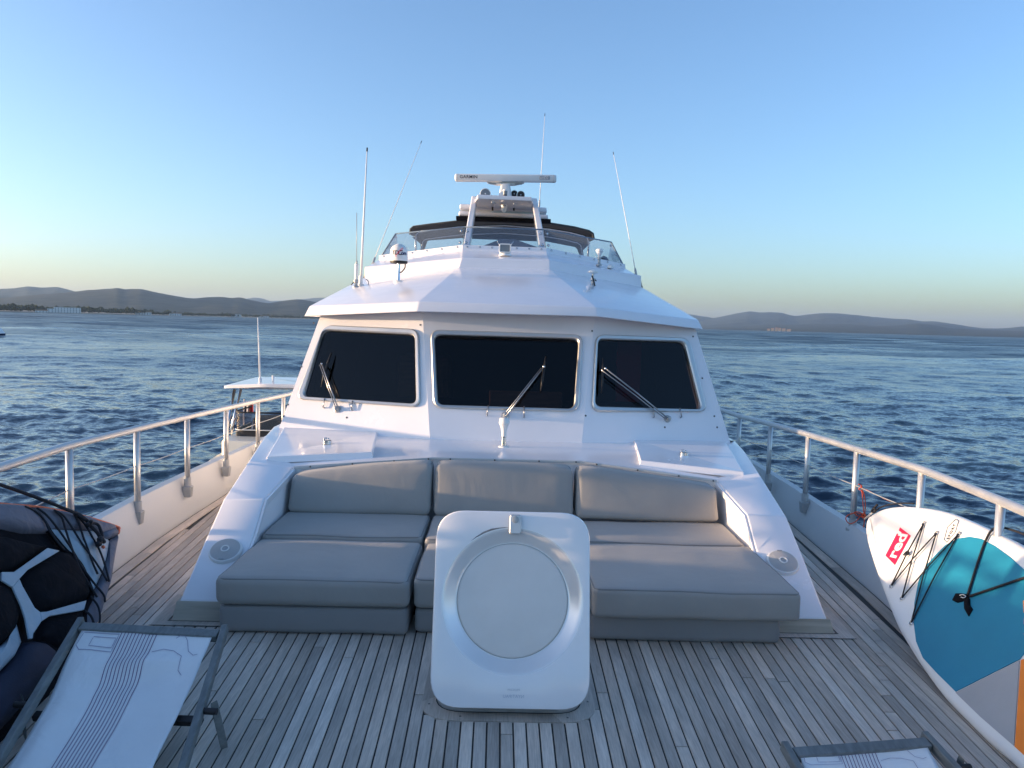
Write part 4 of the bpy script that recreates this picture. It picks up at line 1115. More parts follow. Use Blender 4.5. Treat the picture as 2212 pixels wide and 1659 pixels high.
railing(RB, 1, lambda y: float(np.interp(y, [0, 3.6, 4.4, 5.2, 6.06, 6.92, 7.83, 8.75, 11], [0.84, 0.822, 0.815, 0.797, 0.779, 0.75, 0.712, 0.70, 0.66])), lambda y: float(np.interp(y, [0, 5.2, 7, 9], [0.27, 0.195, 0.175, 0.17])), 'silver pipe railing with upright posts along the right bulwark', -0.085)

# ------------------------------------------------------------------ sofa cushions
def cushion(label, x0, x1, y0, y1, z0, z1, rad=0.028, m='cushion', c8=None, pipe=True, seed=0, puff=0.012, skew=0.0):
    c = c8 or [(x0, y0, z0), (x1, y0, z0), (x1, y1, z0), (x0, y1, z0), (x0 + skew, y0, z1), (x1 + skew, y0, z1), (x1 + skew, y1, z1), (x0 + skew, y1, z1)]
    root = empty('cushion', label, 'cushion', (sum(p[0] for p in c[:4]) / 4, sum(p[1] for p in c[:4]) / 4, min(p[2] for p in c)), 'grey sofa cushions')
    rounded_hexa('cover', c, rad, m, root, 10, puff, 0.007, seed)
    if pipe:
        C = [np.array(p, float) for p in c]
        q = rad * 0.30
        def inset(i, dx, dy, dz): return C[i] + np.array([dx, dy, dz])
        ring = round_loop([inset(4, q, q, -q), inset(5, -q, q, -q), inset(6, -q, -q, -q), inset(7, q, -q, -q)], rad * 1.2, 5)
        rr = []
        for k in range(len(ring)):
            a, b = ring[k], ring[(k + 1) % len(ring)]
            n = max(1, int(np.linalg.norm(b - a) / 0.08))
            for j in range(n):
                p = a + (b - a) * j / n
                rr.append(p + 0.007 * np.array(mnoise.noise_vector(Vector(p * 3.1) + Vector((seed, 0, 0)))))
        tube('seam', rr, 0.0042, 'piping', root, 6, closed=True)
    return root
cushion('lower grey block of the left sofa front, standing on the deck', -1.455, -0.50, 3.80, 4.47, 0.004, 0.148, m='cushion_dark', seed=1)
cushion('thick grey top cushion of the left sofa front, over its lower block', -1.465, -0.492, 3.775, 4.49, 0.152, 0.298, rad=0.036, seed=2, puff=0.016)
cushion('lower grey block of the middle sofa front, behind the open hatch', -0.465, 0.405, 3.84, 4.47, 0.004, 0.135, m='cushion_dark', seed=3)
cushion('grey top cushion of the middle sofa front, mostly behind the hatch lid', -0.475, 0.41, 3.815, 4.47, 0.14, 0.298, seed=4)
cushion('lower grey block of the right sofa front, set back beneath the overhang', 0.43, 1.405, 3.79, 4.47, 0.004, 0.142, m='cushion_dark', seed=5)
cushion('wide grey top cushion of the right sofa front, overhanging its block', 0.425, 1.475, 3.715, 4.53, 0.148, 0.298, rad=0.026, seed=6, puff=0.016)
cushion('left grey seat cushion under the left backrest', -1.455, -0.50, 4.505, 5.06, 0.15, 0.318, seed=7)
cushion('middle grey seat cushion under the middle backrest', -0.485, 0.455, 4.48, 5.06, 0.15, 0.318, seed=8)
cushion('right grey seat cushion between right backrest and overhanging front cushion', 0.468, 1.455, 4.54, 5.06, 0.15, 0.304, seed=9)
def back(label, x0, x1, za, zb, seed):
    c = [(x0, 5.00, 0.318), (x1, 5.00, 0.318), (x1, 5.24, 0.318), (x0, 5.24, 0.318), (x0 + .003, 5.10, za), (x1 - .003, 5.10, zb), (x1 - .003, 5.28, za if False else zb), (x0 + .003, 5.28, za)]
    return cushion(label, 0, 0, 0, 0, 0, 0, 0.04, 'cushion', c, True, seed, 0.025)
back('left grey backrest cushion, its top sloping down to the left', -1.445, -0.498, 0.548, 0.650, 11)
back('middle grey backrest cushion behind the open hatch lid', -0.482, 0.448, 0.642, 0.636, 12)
back('right grey backrest cushion, its top sloping down to the right', 0.466, 1.425, 0.634, 0.532, 13)

# ------------------------------------------------------------------ speakers set in the arms
def arm_plane(s):
    dz = 0.012 if s < 0 else -0.016
    return Plane((s * ARM_IN, 3.99, 0.085 + dz), (s * ARM_OUT, 3.99, 0.085 + dz), (s * ARM_OUT, 4.35, 0.29 + dz))
def speaker(s, px, rad, label):
    P = arm_plane(s); c = P.at(*px)
    root = empty('deck_speaker', label, 'speaker', tuple(c), 'speakers set into the sofa arms')
    lathe('rim', c, P.n, [(-0.004, rad), (0.010, rad), (0.018, rad * 0.96), (0.020, rad * 0.88)], 'plastic_white', root, 32)
    lathe('grille', c, P.n, [(0.012, rad * 0.90), (0.0205, rad * 0.885), (0.026, rad * 0.60), (0.027, rad * 0.26)], 'grille', root, 32)
    lathe('tweeter_ring', c, P.n, [(0.02, rad * 0.27), (0.031, rad * 0.26), (0.031, rad * 0.19), (0.024, rad * 0.18)], 'plastic_white', root, 20)
    lathe('tweeter', c, P.n, [(0.02, rad * 0.19), (0.027, rad * 0.17), (0.031, rad * 0.07)], 'cast_grey', root, 16)
    d = -P.e2 if P.e2[2] > 0 else P.e2
    e = P.e1; b = c + d * rad * (0.83 if s < 0 else -0.83) + P.n * 0.0245
    hexa('badge', [b - e * .014 - d * .004, b + e * .014 - d * .004, b + e * .014 + d * .004, b - e * .014 + d * .004] + [b - e * .014 - d * .004 + P.n * .002, b + e * .014 - d * .004 + P.n * .002, b + e * .014 + d * .004 + P.n * .002, b - e * .014 + d * .004 + P.n * .002], 'cast_grey', root, 0)
speaker(-1, (488, 1192), 0.092, 'round white speaker on the left sofa arm')
speaker(1, (1690, 1217), 0.092, 'round white speaker on the right sofa arm')

# ------------------------------------------------------------------ open deck hatch
def hatch():
    root = empty('deck_hatch', 'open white deck hatch with round frosted pane, tilted up before the sofa', 'hatch', (0.01, 3.0, 0))
    # teak border let into the deck
    cx = 0.012
    def ring(x0, x1, y0, y1, r, z): return [np.array([p[0], p[1], z]) for p in round_loop([(x0, y0, 0), (x1, y0, 0), (x1, y1, 0), (x0, y1, 0)], r, 6)]
    o, i = ring(-0.355, 0.375, 2.985, 3.80, 0.15, 0.0), ring(-0.30, 0.32, 3.05, 3.74, 0.13, 0.0)
    cut = [0, 7, 14, 21, 28]
    for a, b in zip(cut[:-1], cut[1:]):
        idx = [k % 28 for k in range(a, b + 1)]
        V = [o[k] for k in idx] + [i[k] for k in idx]; n = len(idx)
        V = [v + np.array([0, 0, 0.002]) for v in V] + [v + np.array([0, 0, -0.01]) for v in V]
        Fc = [(k, k + 1, n + k + 1, n + k) for k in range(n - 1)] + [(2 * n + k, 3 * n + k, 3 * n + k + 1, 2 * n + k + 1) for k in range(n - 1)] + [(k, 2 * n + k, 2 * n + k + 1, k + 1) for k in range(n - 1)] + [(n + k, n + k + 1, 3 * n + k + 1, 3 * n + k) for k in range(n - 1)]
        Fc += [(0, n, 3 * n, 2 * n), (n - 1, 3 * n - 1, 4 * n - 1, 2 * n - 1)]
        bp = raw('border_plank', V, Fc, 'teak', root)
        for k in (1, n - 2):
            q = (o[idx[k]] + i[idx[k]]) / 2
            lathe('screw', q + np.array([0, 0, 0.002]), (0, 0, 1), [(0, 0.005), (0.001, 0.004)], 'screw', bp, 8)
    cr = ring(-0.295, 0.315, 3.06, 3.73, 0.12, 0.0)
    ci = [p + (np.array([cx, 3.39, 0]) - p) * 0.07 for p in cr]
    V, Fc = bridge([cr, [p + np.array([0, 0, .035]) for p in cr], [p + np.array([0, 0, .038]) for p in ci], [p + np.array([0, 0, -.10]) for p in ci]])
    raw('coaming', V, Fc, 'cast_grey', root)
    raw('well', [p + np.array([0, 0, -.09]) for p in ci], [tuple(range(len(ci)))], 'rubber', root)
    # the lid, leaning aft
    b0 = np.array([cx, 2.995, 0.045]); t0 = np.array([cx, 3.215, 0.805])
    vdir = (t0 - b0) / np.linalg.norm(t0 - b0); xdir = np.array([1.0, 0, 0]); n = np.cross(xdir, vdir)
    if n[1] > 0: n = -n
    Lh = np.linalg.norm(t0 - b0); hw = 0.326
    P = lambda u, v, o=0.0: b0 + xdir * u + vdir * v + n * o
    def rr(ins, off): return [P(p[0], p[1], off) for p in round_loop([(-hw + ins, ins, 0), (hw - ins, ins, 0), (hw - ins, Lh - ins, 0), (-hw + ins, Lh - ins, 0)], 0.125 - ins, 8)]
    cu, cv, r1, r2 = 0.003, 0.425, 0.288, 0.232
    K = 64
    def circ(r, off, k=K): return [P(cu + r * math.cos(2 * math.pi * (j + .5) / k), cv + r * math.sin(2 * math.pi * (j + .5) / k), off) for j in range(k)]
    me = bpy.data.meshes.new('lid'); bm = bmesh.new()
    loops = [rr(0.004, -0.056), rr(0.0, -0.052), rr(0.0, -0.010), rr(0.004, -0.003), rr(0.014, 0.0)]
    vl = [[bm.verts.new(p) for p in l] for l in loops]
    for a, b in zip(vl[:-1], vl[1:]):
        for k in range(len(a)): bm.faces.new([a[k], a[(k + 1) % len(a)], b[(k + 1) % len(b)], b[k]])
    bm.faces.new(vl[0][::-1])
    prof = [(r1 + 0.008, 0.0), (r1 + 0.002, -0.0012), (r1 - 0.006, -0.005), (r1 - 0.016, -0.012), (r1 - 0.030, -0.0215), (r1 - 0.044, -0.030), (r2 + 0.006, -0.034), (r2 + 0.002, -0.034)]
    cl_ = [[bm.verts.new(p) for p in circ(r, o_)] for r, o_ in prof]
    for a, b in zip(cl_[:-1], cl_[1:]):
        for k in range(K): bm.faces.new([a[k], a[(k + 1) % K], b[(k + 1) % K], b[k]]).material_index = 1
    bm.faces.new(cl_[-1])
    def ed(l): return [bm.edges.get((l[k], l[(k + 1) % len(l)])) for k in range(len(l))]
    bmesh.ops.triangle_fill(bm, edges=ed(vl[-1]) + ed(cl_[0]), use_beauty=True)
    bmesh.ops.recalc_face_normals(bm, faces=bm.faces)
    bm.to_mesh(me); bm.free()
    me.materials.append(MATS['lid_white']); me.materials.append(MATS['lid_ring'])
    lid = link('lid', me, None, root, True); me.set_sharp_from_angle(angle=R(40))
    # frosted pane, slightly domed
    prof2 = [(0.0, -0.013)] 
    rings = [circ(r2, -0.0335, 48), circ(r2 - 0.002, -0.030, 48)] + [circ(r2 * f, -0.0295 + 0.012 * (1 - f * f), 48) for f in (0.97, 0.85, 0.7, 0.5, 0.3, 0.1)]
    V, Fc = bridge(rings); Fc.append(tuple(range(len(V) - 48, len(V))))
    raw('pane', V, Fc, 'lid_pane', lid, smooth=True)
    ga = circ(r2 + 0.0022, -0.0334, 48); gb = circ(r2 - 0.0005, -0.0310, 48)
    V, Fc = bridge([ga, gb]); raw('gasket', V, Fc, 'cast_grey', lid)
    # latch
    lt = [P(a, b, 0.0) for a, b in ((-0.018, 0.695), (0.034, 0.695), (0.031, 0.778), (-0.015, 0.778))]
    lt = round_loop(lt, [0.012, 0.012, 0.008, 0.008], 4)
    V, Fc = bridge([lt, [p + n * 0.012 for p in lt], [p + (sum(lt) / len(lt) - p) * 0.12 + n * 0.016 for p in lt]]); Fc.append(tuple(range(2 * len(lt), 3 * len(lt))))
    la_ = raw('latch', V, Fc, 'alu', lid)
    lathe('latch_button', P(0.008, 0.757, 0.015), n, [(0, 0.0145), (0.005, 0.0145), (0.006, 0.011)], 'cast_grey', la_, 16)
    text('embossed_word', 'NYATIPAU', P(0.058, 0.045, 0.0006), xdir, vdir, 0.0175, 'etched', lid, 0.0004, 0.0, 0, 1.05, mirror=True)
    text('embossed_word', 'PROCOM', P(0.040, 0.072, 0.0006), xdir, vdir, 0.0115, 'etched', lid, 0.0004, 0.0, 0, 1.05, mirror=True)
    # old grime over the pane
    arcp = [(R(a), wdt) for a, wdt in ((128, .0), (122, .003), (115, .007), (108, .0075), (102, .004), (97, .0025), (93, 0.0))]
    V = [P(cu + (r1 + .012) * math.cos(a), cv + (r1 + .012) * math.sin(a), 0.0012) for a, q in arcp] + [P(cu + (r1 + .012 + q) * math.cos(a), cv + (r1 + .012 + q) * math.sin(a), 0.0012) for a, q in arcp]
    m_ = len(arcp)
    raw('grime', V, [(k, k + 1, m_ + k + 1, m_ + k) for k in range(m_ - 1)], 'dirt', lid)
    # stay that holds the lid
    tube('stay', [P(-0.27, 0.35, -0.05), (-0.27, 3.45, 0.02)], 0.007, 'steel', root, 8)
    tube('hinge', [P(-0.2, 0.0, -0.055), P(0.2, 0.0, -0.055)], 0.012, 'cast_grey', root, 10)
hatch()

# ------------------------------------------------------------------ lamp on the coachroof
def deck_lamp():
    b = Zp(1088, 966, 0.652)
    root = empty('deck_lamp', 'white bulb shaped lamp on a short stem before the middle window', 'lamp', tuple(b))
    lathe('base', b, (0, 0, 1), [(0, 0.040), (0.010, 0.040), (0.014, 0.03)], 'plastic_white', root, 20)
    lathe('stem', b, (0, 0, 1), [(0.012, 0.022), (0.075, 0.017), (0.078, 0.02), (0.085, 0.02)], 'steel', root, 16)
    lathe('shade', b, (0, 0, 1), [(0.083, 0.018), (0.12, 0.020), (0.155, 0.028), (0.178, 0.038), (0.182, 0.041), (0.20, 0.041), (0.203, 0.039), (0.218, 0.038), (0.228, 0.030), (0.232, 0.012)], 'plastic_white', root, 24)
deck_lamp()

# ------------------------------------------------------------------ radar
def radar():
    Y = 9.95
    a, b = Yp(983, 384.5, Y), Yp(1201.5, 387, Y)
    c = (a + b) / 2
    root = empty('radar', 'long white radar scanner bar on a pedestal above the arch', 'radar', (c[0], Y, h0[2]))
    ax = (b - a) / np.linalg.norm(b - a); hl = np.linalg.norm(b - a) / 2; y_ = np.array([0, 1.0, 0]); z_ = np.cross(ax, y_)
    if z_[2] < 0: z_ = -z_
    secs = [(-hl, 0.75), (-hl + 0.012, 0.97), (-hl + 0.03, 1.0), (hl - 0.03, 1.0), (hl - 0.012, 0.97), (hl, 0.75)]
    pr = [(-0.052, -0.040), (-0.060, -0.020), (-0.056, 0.034), (-0.040, 0.046), (0.030, 0.040), (0.055, 0.010), (0.05, -0.035), (0.0, -0.047)]
    loops = [[c + ax * u + y_ * py * k + z_ * pz * k for py, pz in pr] for u, k in secs]
    V, Fc = bridge(loops); n = len(pr); Fc += [tuple(range(n - 1, -1, -1)), tuple(range(len(V) - n, len(V)))]
    arm = raw('scanner_arm', V, Fc, 'plastic_white', root, smooth=True); arm.data.set_sharp_from_angle(angle=R(28))
    for u in (-hl + 0.036, hl - 0.036):
        ring = [c + ax * u + y_ * py * 1.006 + z_ * pz * 1.006 for py, pz in pr]
        tube('end_cap_joint', ring, 0.0016, 'logo_grey', arm, 5, closed=True)
    fy = np.array([0, -0.0605, 0]) * 1.0
    text('maker_name', 'GARMIN', c - ax * (hl - 0.062) + np.array([0, -0.0612, 0]) + z_ * -0.012, ax, z_ + y_ * 0.05, 0.056, 'logo_dark', arm, 0.0006, 0.0007, 0, 1.08)
    q = c + ax * (hl - 0.215) + np.array([0, -0.0605, 0]) + z_ * -0.019
    pl = [q, q + ax * 0.128, q + ax * 0.128 + z_ * 0.042 + y_ * .002, q + z_ * 0.042 + y_ * .002]
    slab('model_plate', pl, (0, -0.001, 0), 'logo_grey', arm)
    text('model_mark', 'xHD2', q + ax * 0.006 + z_ * 0.007 - y_ * 0.002, ax, z_ + y_ * 0.05, 0.044, 'plastic_white', arm, 0.0004, 0.0006, 0, 1.0)
    # wings and pedestal
    m0 = c - z_ * 0.047
    slab('scanner_mount', [m0 - ax * .24 + z_ * .002, m0 - ax * .11 - z_ * .028, m0 + ax * .11 - z_ * .028, m0 + ax * .24 + z_ * .002], (0, 0.10, 0), 'plastic_white', root, 0.004)
    for s in (-1, 1):
        slab('scanner_fin', [m0 + ax * s * .12 - z_ * .012, m0 + ax * s * .22 - z_ * .006, m0 + ax * s * .21 - z_ * .018, m0 + ax * s * .12 - z_ * .026], (0, 0.05, 0), 'cast_grey', root)
    zb = h0[2] - 0.012; cz = m0[2] - 0.02
    P = []
    for z, w, d in ((zb, 0.088, 0.10), (zb + 0.05, 0.084, 0.10), ((zb + cz) / 2 + .01, 0.074, 0.09), (cz - 0.03, 0.060, 0.075), (cz, 0.054, 0.06)):
        P.append([np.array([c[0] + p[0], 9.97 + p[1], z]) for p in round_loop([(-w, -d, 0), (w, -d, 0), (w, d, 0), (-w, d, 0)], w * 0.45, 4)])
    V, Fc = bridge(P); n = len(P[0]); Fc += [tuple(range(n - 1, -1, -1)), tuple(range(len(V) - n, len(V)))]
    raw('pedestal', V, Fc, 'plastic_white', root, smooth=True)
    return c
RC = radar()
def mast_light():
    b = Yp(1091, 421.5, 9.72); b[2] = h0[2] - 0.01
    root = empty('mast_light', 'small clear navigation light before the radar pedestal', 'light', tuple(b))
    lathe('base', b, (0, 0, 1), [(0, 0.026), (0.03, 0.026), (0.035, 0.02)], 'rubber', root, 16)
    lathe('lens', b, (0, 0, 1), [(0.034, 0.027), (0.08, 0.028)], 'grey_lens', root, 16)
    lathe('cap', b, (0, 0, 1), [(0.08, 0.031), (0.095, 0.031), (0.102, 0.02)], 'plastic_white', root, 16)
mast_light()
def horn(px, py, r, m, label, name='horn', Y=9.85):
    c = Yp(px, py, Y)
    root = empty(name, label, 'horn', tuple(c), 'horns on the radar arch')
    lathe('bell', c, (0, 1, 0), [(-0.02, r), (-0.016, r * 1.04), (0.0, r * 0.95), (0.05, r * 0.55), (0.16, r * 0.35), (0.28, r * 0.33)], m, root, 24)
    lathe('throat', c, (0, -1, 0), [(0.021, r * 0.90), (0.0, r * 0.6), (-0.01, r * 0.55)], 'rubber' if m == 'steel' else 'grey_lens', root, 20)
    lathe('driver', c, (0, -1, 0), [(0.0, r * 0.25), (0.018, r * 0.22), (0.022, r * 0.1)], m, root, 14)
    box('foot', c[0] - .02, c[0] + .02, c[1] + .06, c[1] + .14, h0[2] - 0.02, c[2] - r * .3, 'cast_grey', root, 0.003)
horn(1048.5, 419, 0.066, 'plastic_white', 'white loudhailer horn left of the radar pedestal')
horn(1125, 421.5, 0.052, 'steel', 'outer chrome horn right of the radar pedestal')
horn(1111, 419, 0.046, 'steel', 'inner chrome horn tucked against the right of radar pedestal', Y=9.98)
def arch_camera():
    c = Yp(1089, 441, 9.9)
    root = empty('camera_dome', 'small white camera dome hanging under the radar arch hood', 'camera', tuple(c))
    top = np.array([c[0], c[1], k0[2] - 0.002])
    lathe('mount', top, (0, 0, -1), [(-0.03, 0.036), (0.022, 0.036)], 'plastic_white', root, 18)
    lathe('housing', top, (0, 0, -1), [(0.02, 0.042), (0.03, 0.043), (0.075, 0.038), (0.10, 0.026), (0.113, 0.012)], 'plastic_white', root, 20)
    for dx in (-0.008, 0.012):
        lathe('lens', top + np.array([dx, -0.036, -0.035]), (0, -1, 0), [(0, 0.007), (0.008, 0.006)], 'rubber', root, 10)
arch_camera()

# ------------------------------------------------------------------ bimini
def bimini():
    root = empty('bimini_top', 'dark grey canvas bimini stretched over the flybridge behind the arch', 'bimini', (0, 11.0, 2.3))
    Y0, Y1 = 10.42, 11.95
    fr = [(886, 505), (887, 493), (893, 488), (930, 483), (985, 476.5), (1090, 473), (1190, 481), (1240, 489), (1272, 497), (1281, 503), (1283, 516)]
    V0 = [Yp(x, y, Y0) for x, y in fr]
    NB = 7; V, Fc = [], []
    for j in range(NB):
        t = j / (NB - 1); y = Y0 + (Y1 - Y0) * t
        sag = 0.03 * math.sin(t * math.pi) - 0.02 * t * t
        for p in V0: V.append((p[0], y, p[2] + sag))
    K = len(fr); n1 = len(V)
    V += [(v[0] * 0.992, v[1], v[2] - 0.018) for v in V]
    for j in range(NB - 1):
        for k in range(K - 1):
            Fc.append((j * K + k, j * K + k + 1, (j + 1) * K + k + 1, (j + 1) * K + k)); Fc.append((n1 + j * K + k, n1 + (j + 1) * K + k, n1 + (j + 1) * K + k + 1, n1 + j * K + k + 1))
    for k in range(K - 1):
        Fc.append((k, n1 + k, n1 + k + 1, k + 1)); Fc.append(((NB - 1) * K + k, (NB - 1) * K + k + 1, n1 + (NB - 1) * K + k + 1, n1 + (NB - 1) * K + k))
    for j in range(NB - 1):
        Fc.append((j * K, (j + 1) * K, n1 + (j + 1) * K, n1 + j * K)); Fc.append((j * K + K - 1, n1 + j * K + K - 1, n1 + (j + 1) * K + K - 1, (j + 1) * K + K - 1))
    raw('canopy', V, Fc, 'canvas', root, smooth=True).data.set_sharp_from_angle(angle=R(40))
    for dz in (0.0,):
        tube('front_hem', [np.array(p) + (0, -0.01, -0.012) for p in V0], 0.014, 'canvas', root, 8)
    # bows and legs
    for Y, x in ((10.7, 0), (11.6, 0.02)):
        pts = [np.array([p[0] * 0.97, Y, p[2] - 0.045]) for p in V0]
        tube('bow', pts, 0.014, 'steel', root, 8)
    for s, i in ((-1, 0), (1, -1)):
        xx = V0[i][0]
        for (ya, yb) in ((10.7, 11.1), (11.6, 11.1)):
            tube('leg', [(xx * 0.97, ya, V0[i][2] - 0.03), (xx * 0.985, yb, 2.30)], 0.014, 'steel', root, 8)
    # cloth wings sweeping down at the back
    for s in (-1, 1):
        f = lambda px, py, Y: Yp(px, py, Y)
        if s < 0: P = [f(885, 505, 11.9), f(915, 520, 11.9), f(999, 514, 11.9), f(999, 498, 11.9)]; Q = [f(889, 512, 11.9), f(908, 526, 11.9), f(910.5, 548, 11.9), f(913.5, 548, 11.9), f(923, 521, 11.9), f(935, 514, 11.9)]
        else: P = [f(1183, 501, 11.9), f(1183, 522, 11.9), f(1250, 535, 11.9), f(1281, 516, 11.9)]; Q = [f(1238, 529, 11.9), f(1247, 538, 11.9), f(1254, 556, 11.9), f(1257, 556, 11.9), f(1257, 543, 11.9), f(1276, 525, 11.9)]
        slab('rear_valance', P, (0, 0.02, 0), 'canvas_grey', root); slab('corner_wing', Q, (0, 0.021, 0), 'canvas_grey', root)
    slab('rear_valance', [Yp(999, 497, 11.92), Yp(999, 515, 11.92), Yp(1183, 522, 11.92), Yp(1183, 501, 11.92)], (0, 0.02, 0), 'canvas_grey', root)
bimini()

# ------------------------------------------------------------------ antennas, domes, small gear on the roof
PRL = Plane(ft[0], ft[1], rt[0]); PRR = Plane(ft[3], ft[2], rt[3])
def whip(base, tip, r0, r1, label, foot=True, Yt=None, m='plastic_white'):
    b = np.array(base, float)
    root = empty('whip_antenna', label, 'antenna', tuple(b), 'whip antennas')
    t = np.array(tip, float)
    tube('mast', [b + (t - b) * q for q in (0.0, 0.3, 0.6, 1.0)], [r0, r0 * 0.85, (r0 + r1) / 2, r1], m, root, 8)
    lathe('tip', t, t - b, [(-0.02, r1 * 1.6), (0.015, r1 * 1.6), (0.02, r1)], 'rubber', root, 8)
    if foot:
        lathe('mount', b, (0, 0, 1), [(-0.01, 0.035), (0.012, 0.033), (0.03, 0.02), (0.10, 0.018)], 'plastic_white', root, 14)
        tube('cable', smooth_path([b + (0.03, 0, 0.0), b + (0.07, 0.0, 0.004), b + (0.075, 0, 0.05), b + (0.05, 0, 0.07)], 5), 0.005, 'cast_grey', root, 6)
    else:
        lathe('mount', b, t - b, [(-0.05, 0.013), (0.05, 0.013), (0.07, 0.008)], 'cast_grey', root, 10)
    return root
b1 = PRL.at(779, 618)
whip(b1, Yp(793, 323, b1[1] + 0.15), 0.013, 0.005, 'tall white whip antenna rising straight from the left roof edge')
def stub_antenna():
    b = PRL.at(769, 621)
    root = empty('stub_antenna', 'short thick antenna with thin wire top, outermost at left roof edge', 'antenna', tuple(b))
    lathe('ratchet_foot', b, (0, 0, 1), [(-0.01, 0.036), (0.008, 0.034), (0.02, 0.018), (0.04, 0.016), (0.05, 0.024), (0.075, 0.022), (0.08, 0.016)], 'cast_grey', root, 14)
    tube('lever', [b + (-.02, -.01, .055), b + (-.045, -.015, .02)], 0.005, 'rubber', root, 6)
    t = Yp(770.5, 570, b[1])
    lathe('tube', b + (0, 0, .075), t - b - np.array([0, 0, .075]), [(0, 0.018), (np.linalg.norm(t - b - np.array([0, 0, .075])), 0.018)], 'plastic_white', root, 14)
    tube('wire', [t - (0, 0, .005), t + (0, 0, 0.03)], 0.009, 'cast_grey', root, 8)
    tube('wire', [t + (0, 0, .02), Yp(770.5, 460, b[1])], 0.0032, 'cast_grey', root, 6)
stub_antenna()
whip(Yp(806, 567, 9.0), Yp(910, 307, 9.5), 0.0052, 0.0026, 'thin white whip antenna leaning right, left of the flybridge', False)
whip(Yp(1165, 443, 10.6), Yp(1177, 248, 10.7), 0.0052, 0.0026, 'thin upright whip antenna rising beside the radar bar', False)
whip(Yp(1374, 592, 8.9), Yp(1325, 331, 9.3), 0.0052, 0.0026, 'thin whip antenna leaning left, right of the flybridge', False)

def sat_dome():
    b = PRL.at(861, 612)
    root = empty('satellite_dome', 'white satellite dome with TDCom lettering on a pole, left roof', 'antenna dome', tuple(b))
    Y = b[1]
    zt = Yp(861, 569, Y)[2]; top = Yp(861, 527, Y)[2]; r = (Yp(881, 560, Y) - Yp(842, 560, Y))[0] / 2 * 0.98
    lathe('foot', b, (0, 0, 1), [(-0.02, 0.052), (0.022, 0.052), (0.027, 0.046)], 'plastic_white', root, 24)
    lathe('pole', b, (0, 0, 1), [(0.02, 0.020), (0.03, 0.016), (zt - b[2], 0.016)], 'steel', root, 16)
    c = np.array([b[0], b[1], zt]); H = top - zt
    lathe('base_ring', c, (0, 0, 1), [(-0.004, r * 0.5), (0.0, r * 0.96), (0.018, r), (0.022, r)], 'rubber', root, 32)
    dome = lathe('dome', c, (0, 0, 1), [(0.022, r * 1.0), (0.034, r * 1.02), (0.05, r), (H * 0.62, r * 0.985), (H * 0.74, r * 0.93), (H * 0.84, r * 0.80), (H * 0.92, r * 0.60), (H * 0.975, r * 0.35), (H, 0.02)], 'plastic_white', root, 40)
    tube('cable', smooth_path([c + (r * .75, -.02, -.002), c + (r * .72, -.02, -.04), c + (r * .45, -.02, -.075), c + (0.016, -.01, -.09)], 6), 0.006, 'rubber', root, 6)
    # lettering bent round the dome
    def wrap(o):
        me = o.data
        for v in me.vertices:
            u = v.co.x; a = u / r
            v.co = Vector((c[0] + (r + 0.0015) * math.sin(a), c[1] - (r + 0.0015 - v.co.y) * math.cos(a), c[2] + v.co.z))
    t1 = text('lettering', 'TD', (-0.068, 0, H * 0.42), (1, 0, 0), (0, 0, 1), 0.056, 'logo_dark', dome, 0.0006, 0.0008, 0.15, 1.0); wrap(t1)
    t2 = text('lettering', 'C', (-0.006, 0, H * 0.405), (1, 0, 0), (0, 0, 1), 0.066, 'logo_dark', dome, 0.0006, 0.0012, 0.2, 1.0); wrap(t2)
    t3 = text('lettering', 'om', (0.030, 0, H * 0.42), (1, 0, 0), (0, 0, 1), 0.050, 'logo_blue', dome, 0.0006, 0.0016, 0.1, 0.9); wrap(t3)
    sw = [c + np.array([(r + .003) * math.sin(q / r), -(r + .003) * math.cos(q / r), z]) for q, z in ((-0.012, H * .30), (-0.022, H * .36), (0.0, H * .46), (0.03, H * .62), (0.048, H * .74), (0.044, H * .76), (0.02, H * .64), (0.0, H * .5), (-0.012, H * .38))]
    tube('swoosh', smooth_path(sw, 4), 0.0014, 'logo_red', dome, 5)
sat_dome()
def mushroom(b, zt, rad, label, foot, name='gps_antenna', bulb=False):
    b = np.array(b)
    root = empty(name, label, 'antenna', tuple(b))
    H = zt - b[2]
    lathe('foot', b, (0, 0, 1), [(-0.012, 0.034), (0.006, 0.032), (0.016, 0.016), (H * 0.30, 0.015), (H * 0.36, 0.024), (H * 0.46, 0.022), (H * 0.48, 0.014)], 'cast_grey', root, 14)
    tube('lever', [b + (0.02, -0.01, H * .4), b + (0.06 if bulb else 0.035, -0.01, H * (.36 if bulb else .30))], 0.006, 'rubber', root, 6)
    if not bulb: tube('cable', smooth_path([b + (-.012, -.02, H * .62), b + (.005, -.03, H * .35), b + (.02, -.03, 0.0)], 5), 0.007, 'rubber', root, 6)
    if bulb: lathe('head', b, (0, 0, 1), [(H * .42, 0.016), (H * .58, 0.018), (H * .76, 0.032), (H * .84, 0.044), (H * .92, 0.044), (H * .98, 0.032), (H, 0.01)], 'plastic_white', root, 20)
    else:
        lathe('stem', b, (0, 0, 1), [(H * .42, 0.012), (H * .74, 0.014), (H * .80, 0.022)], 'plastic_white', root, 14)
        lathe('head', b, (0, 0, 1), [(H * .78, rad * .6), (H * .80, rad), (H * .88, rad), (H * .95, rad * .72), (H, rad * .2)], 'plastic_white', root, 24)
g1 = PRR.at(1280, 618)
mushroom(g1, Yp(1282, 582.5, g1[1])[2], 0.052, 'white mushroom shaped antenna on the right roof panel', True)
g2 = Yp(1294, 572, 8.75)
mushroom(g2, Yp(1294, 537, 8.75)[2], 0.04, 'white bulb headed antenna before the right flybridge windscreen', True, 'bulb_antenna', True)
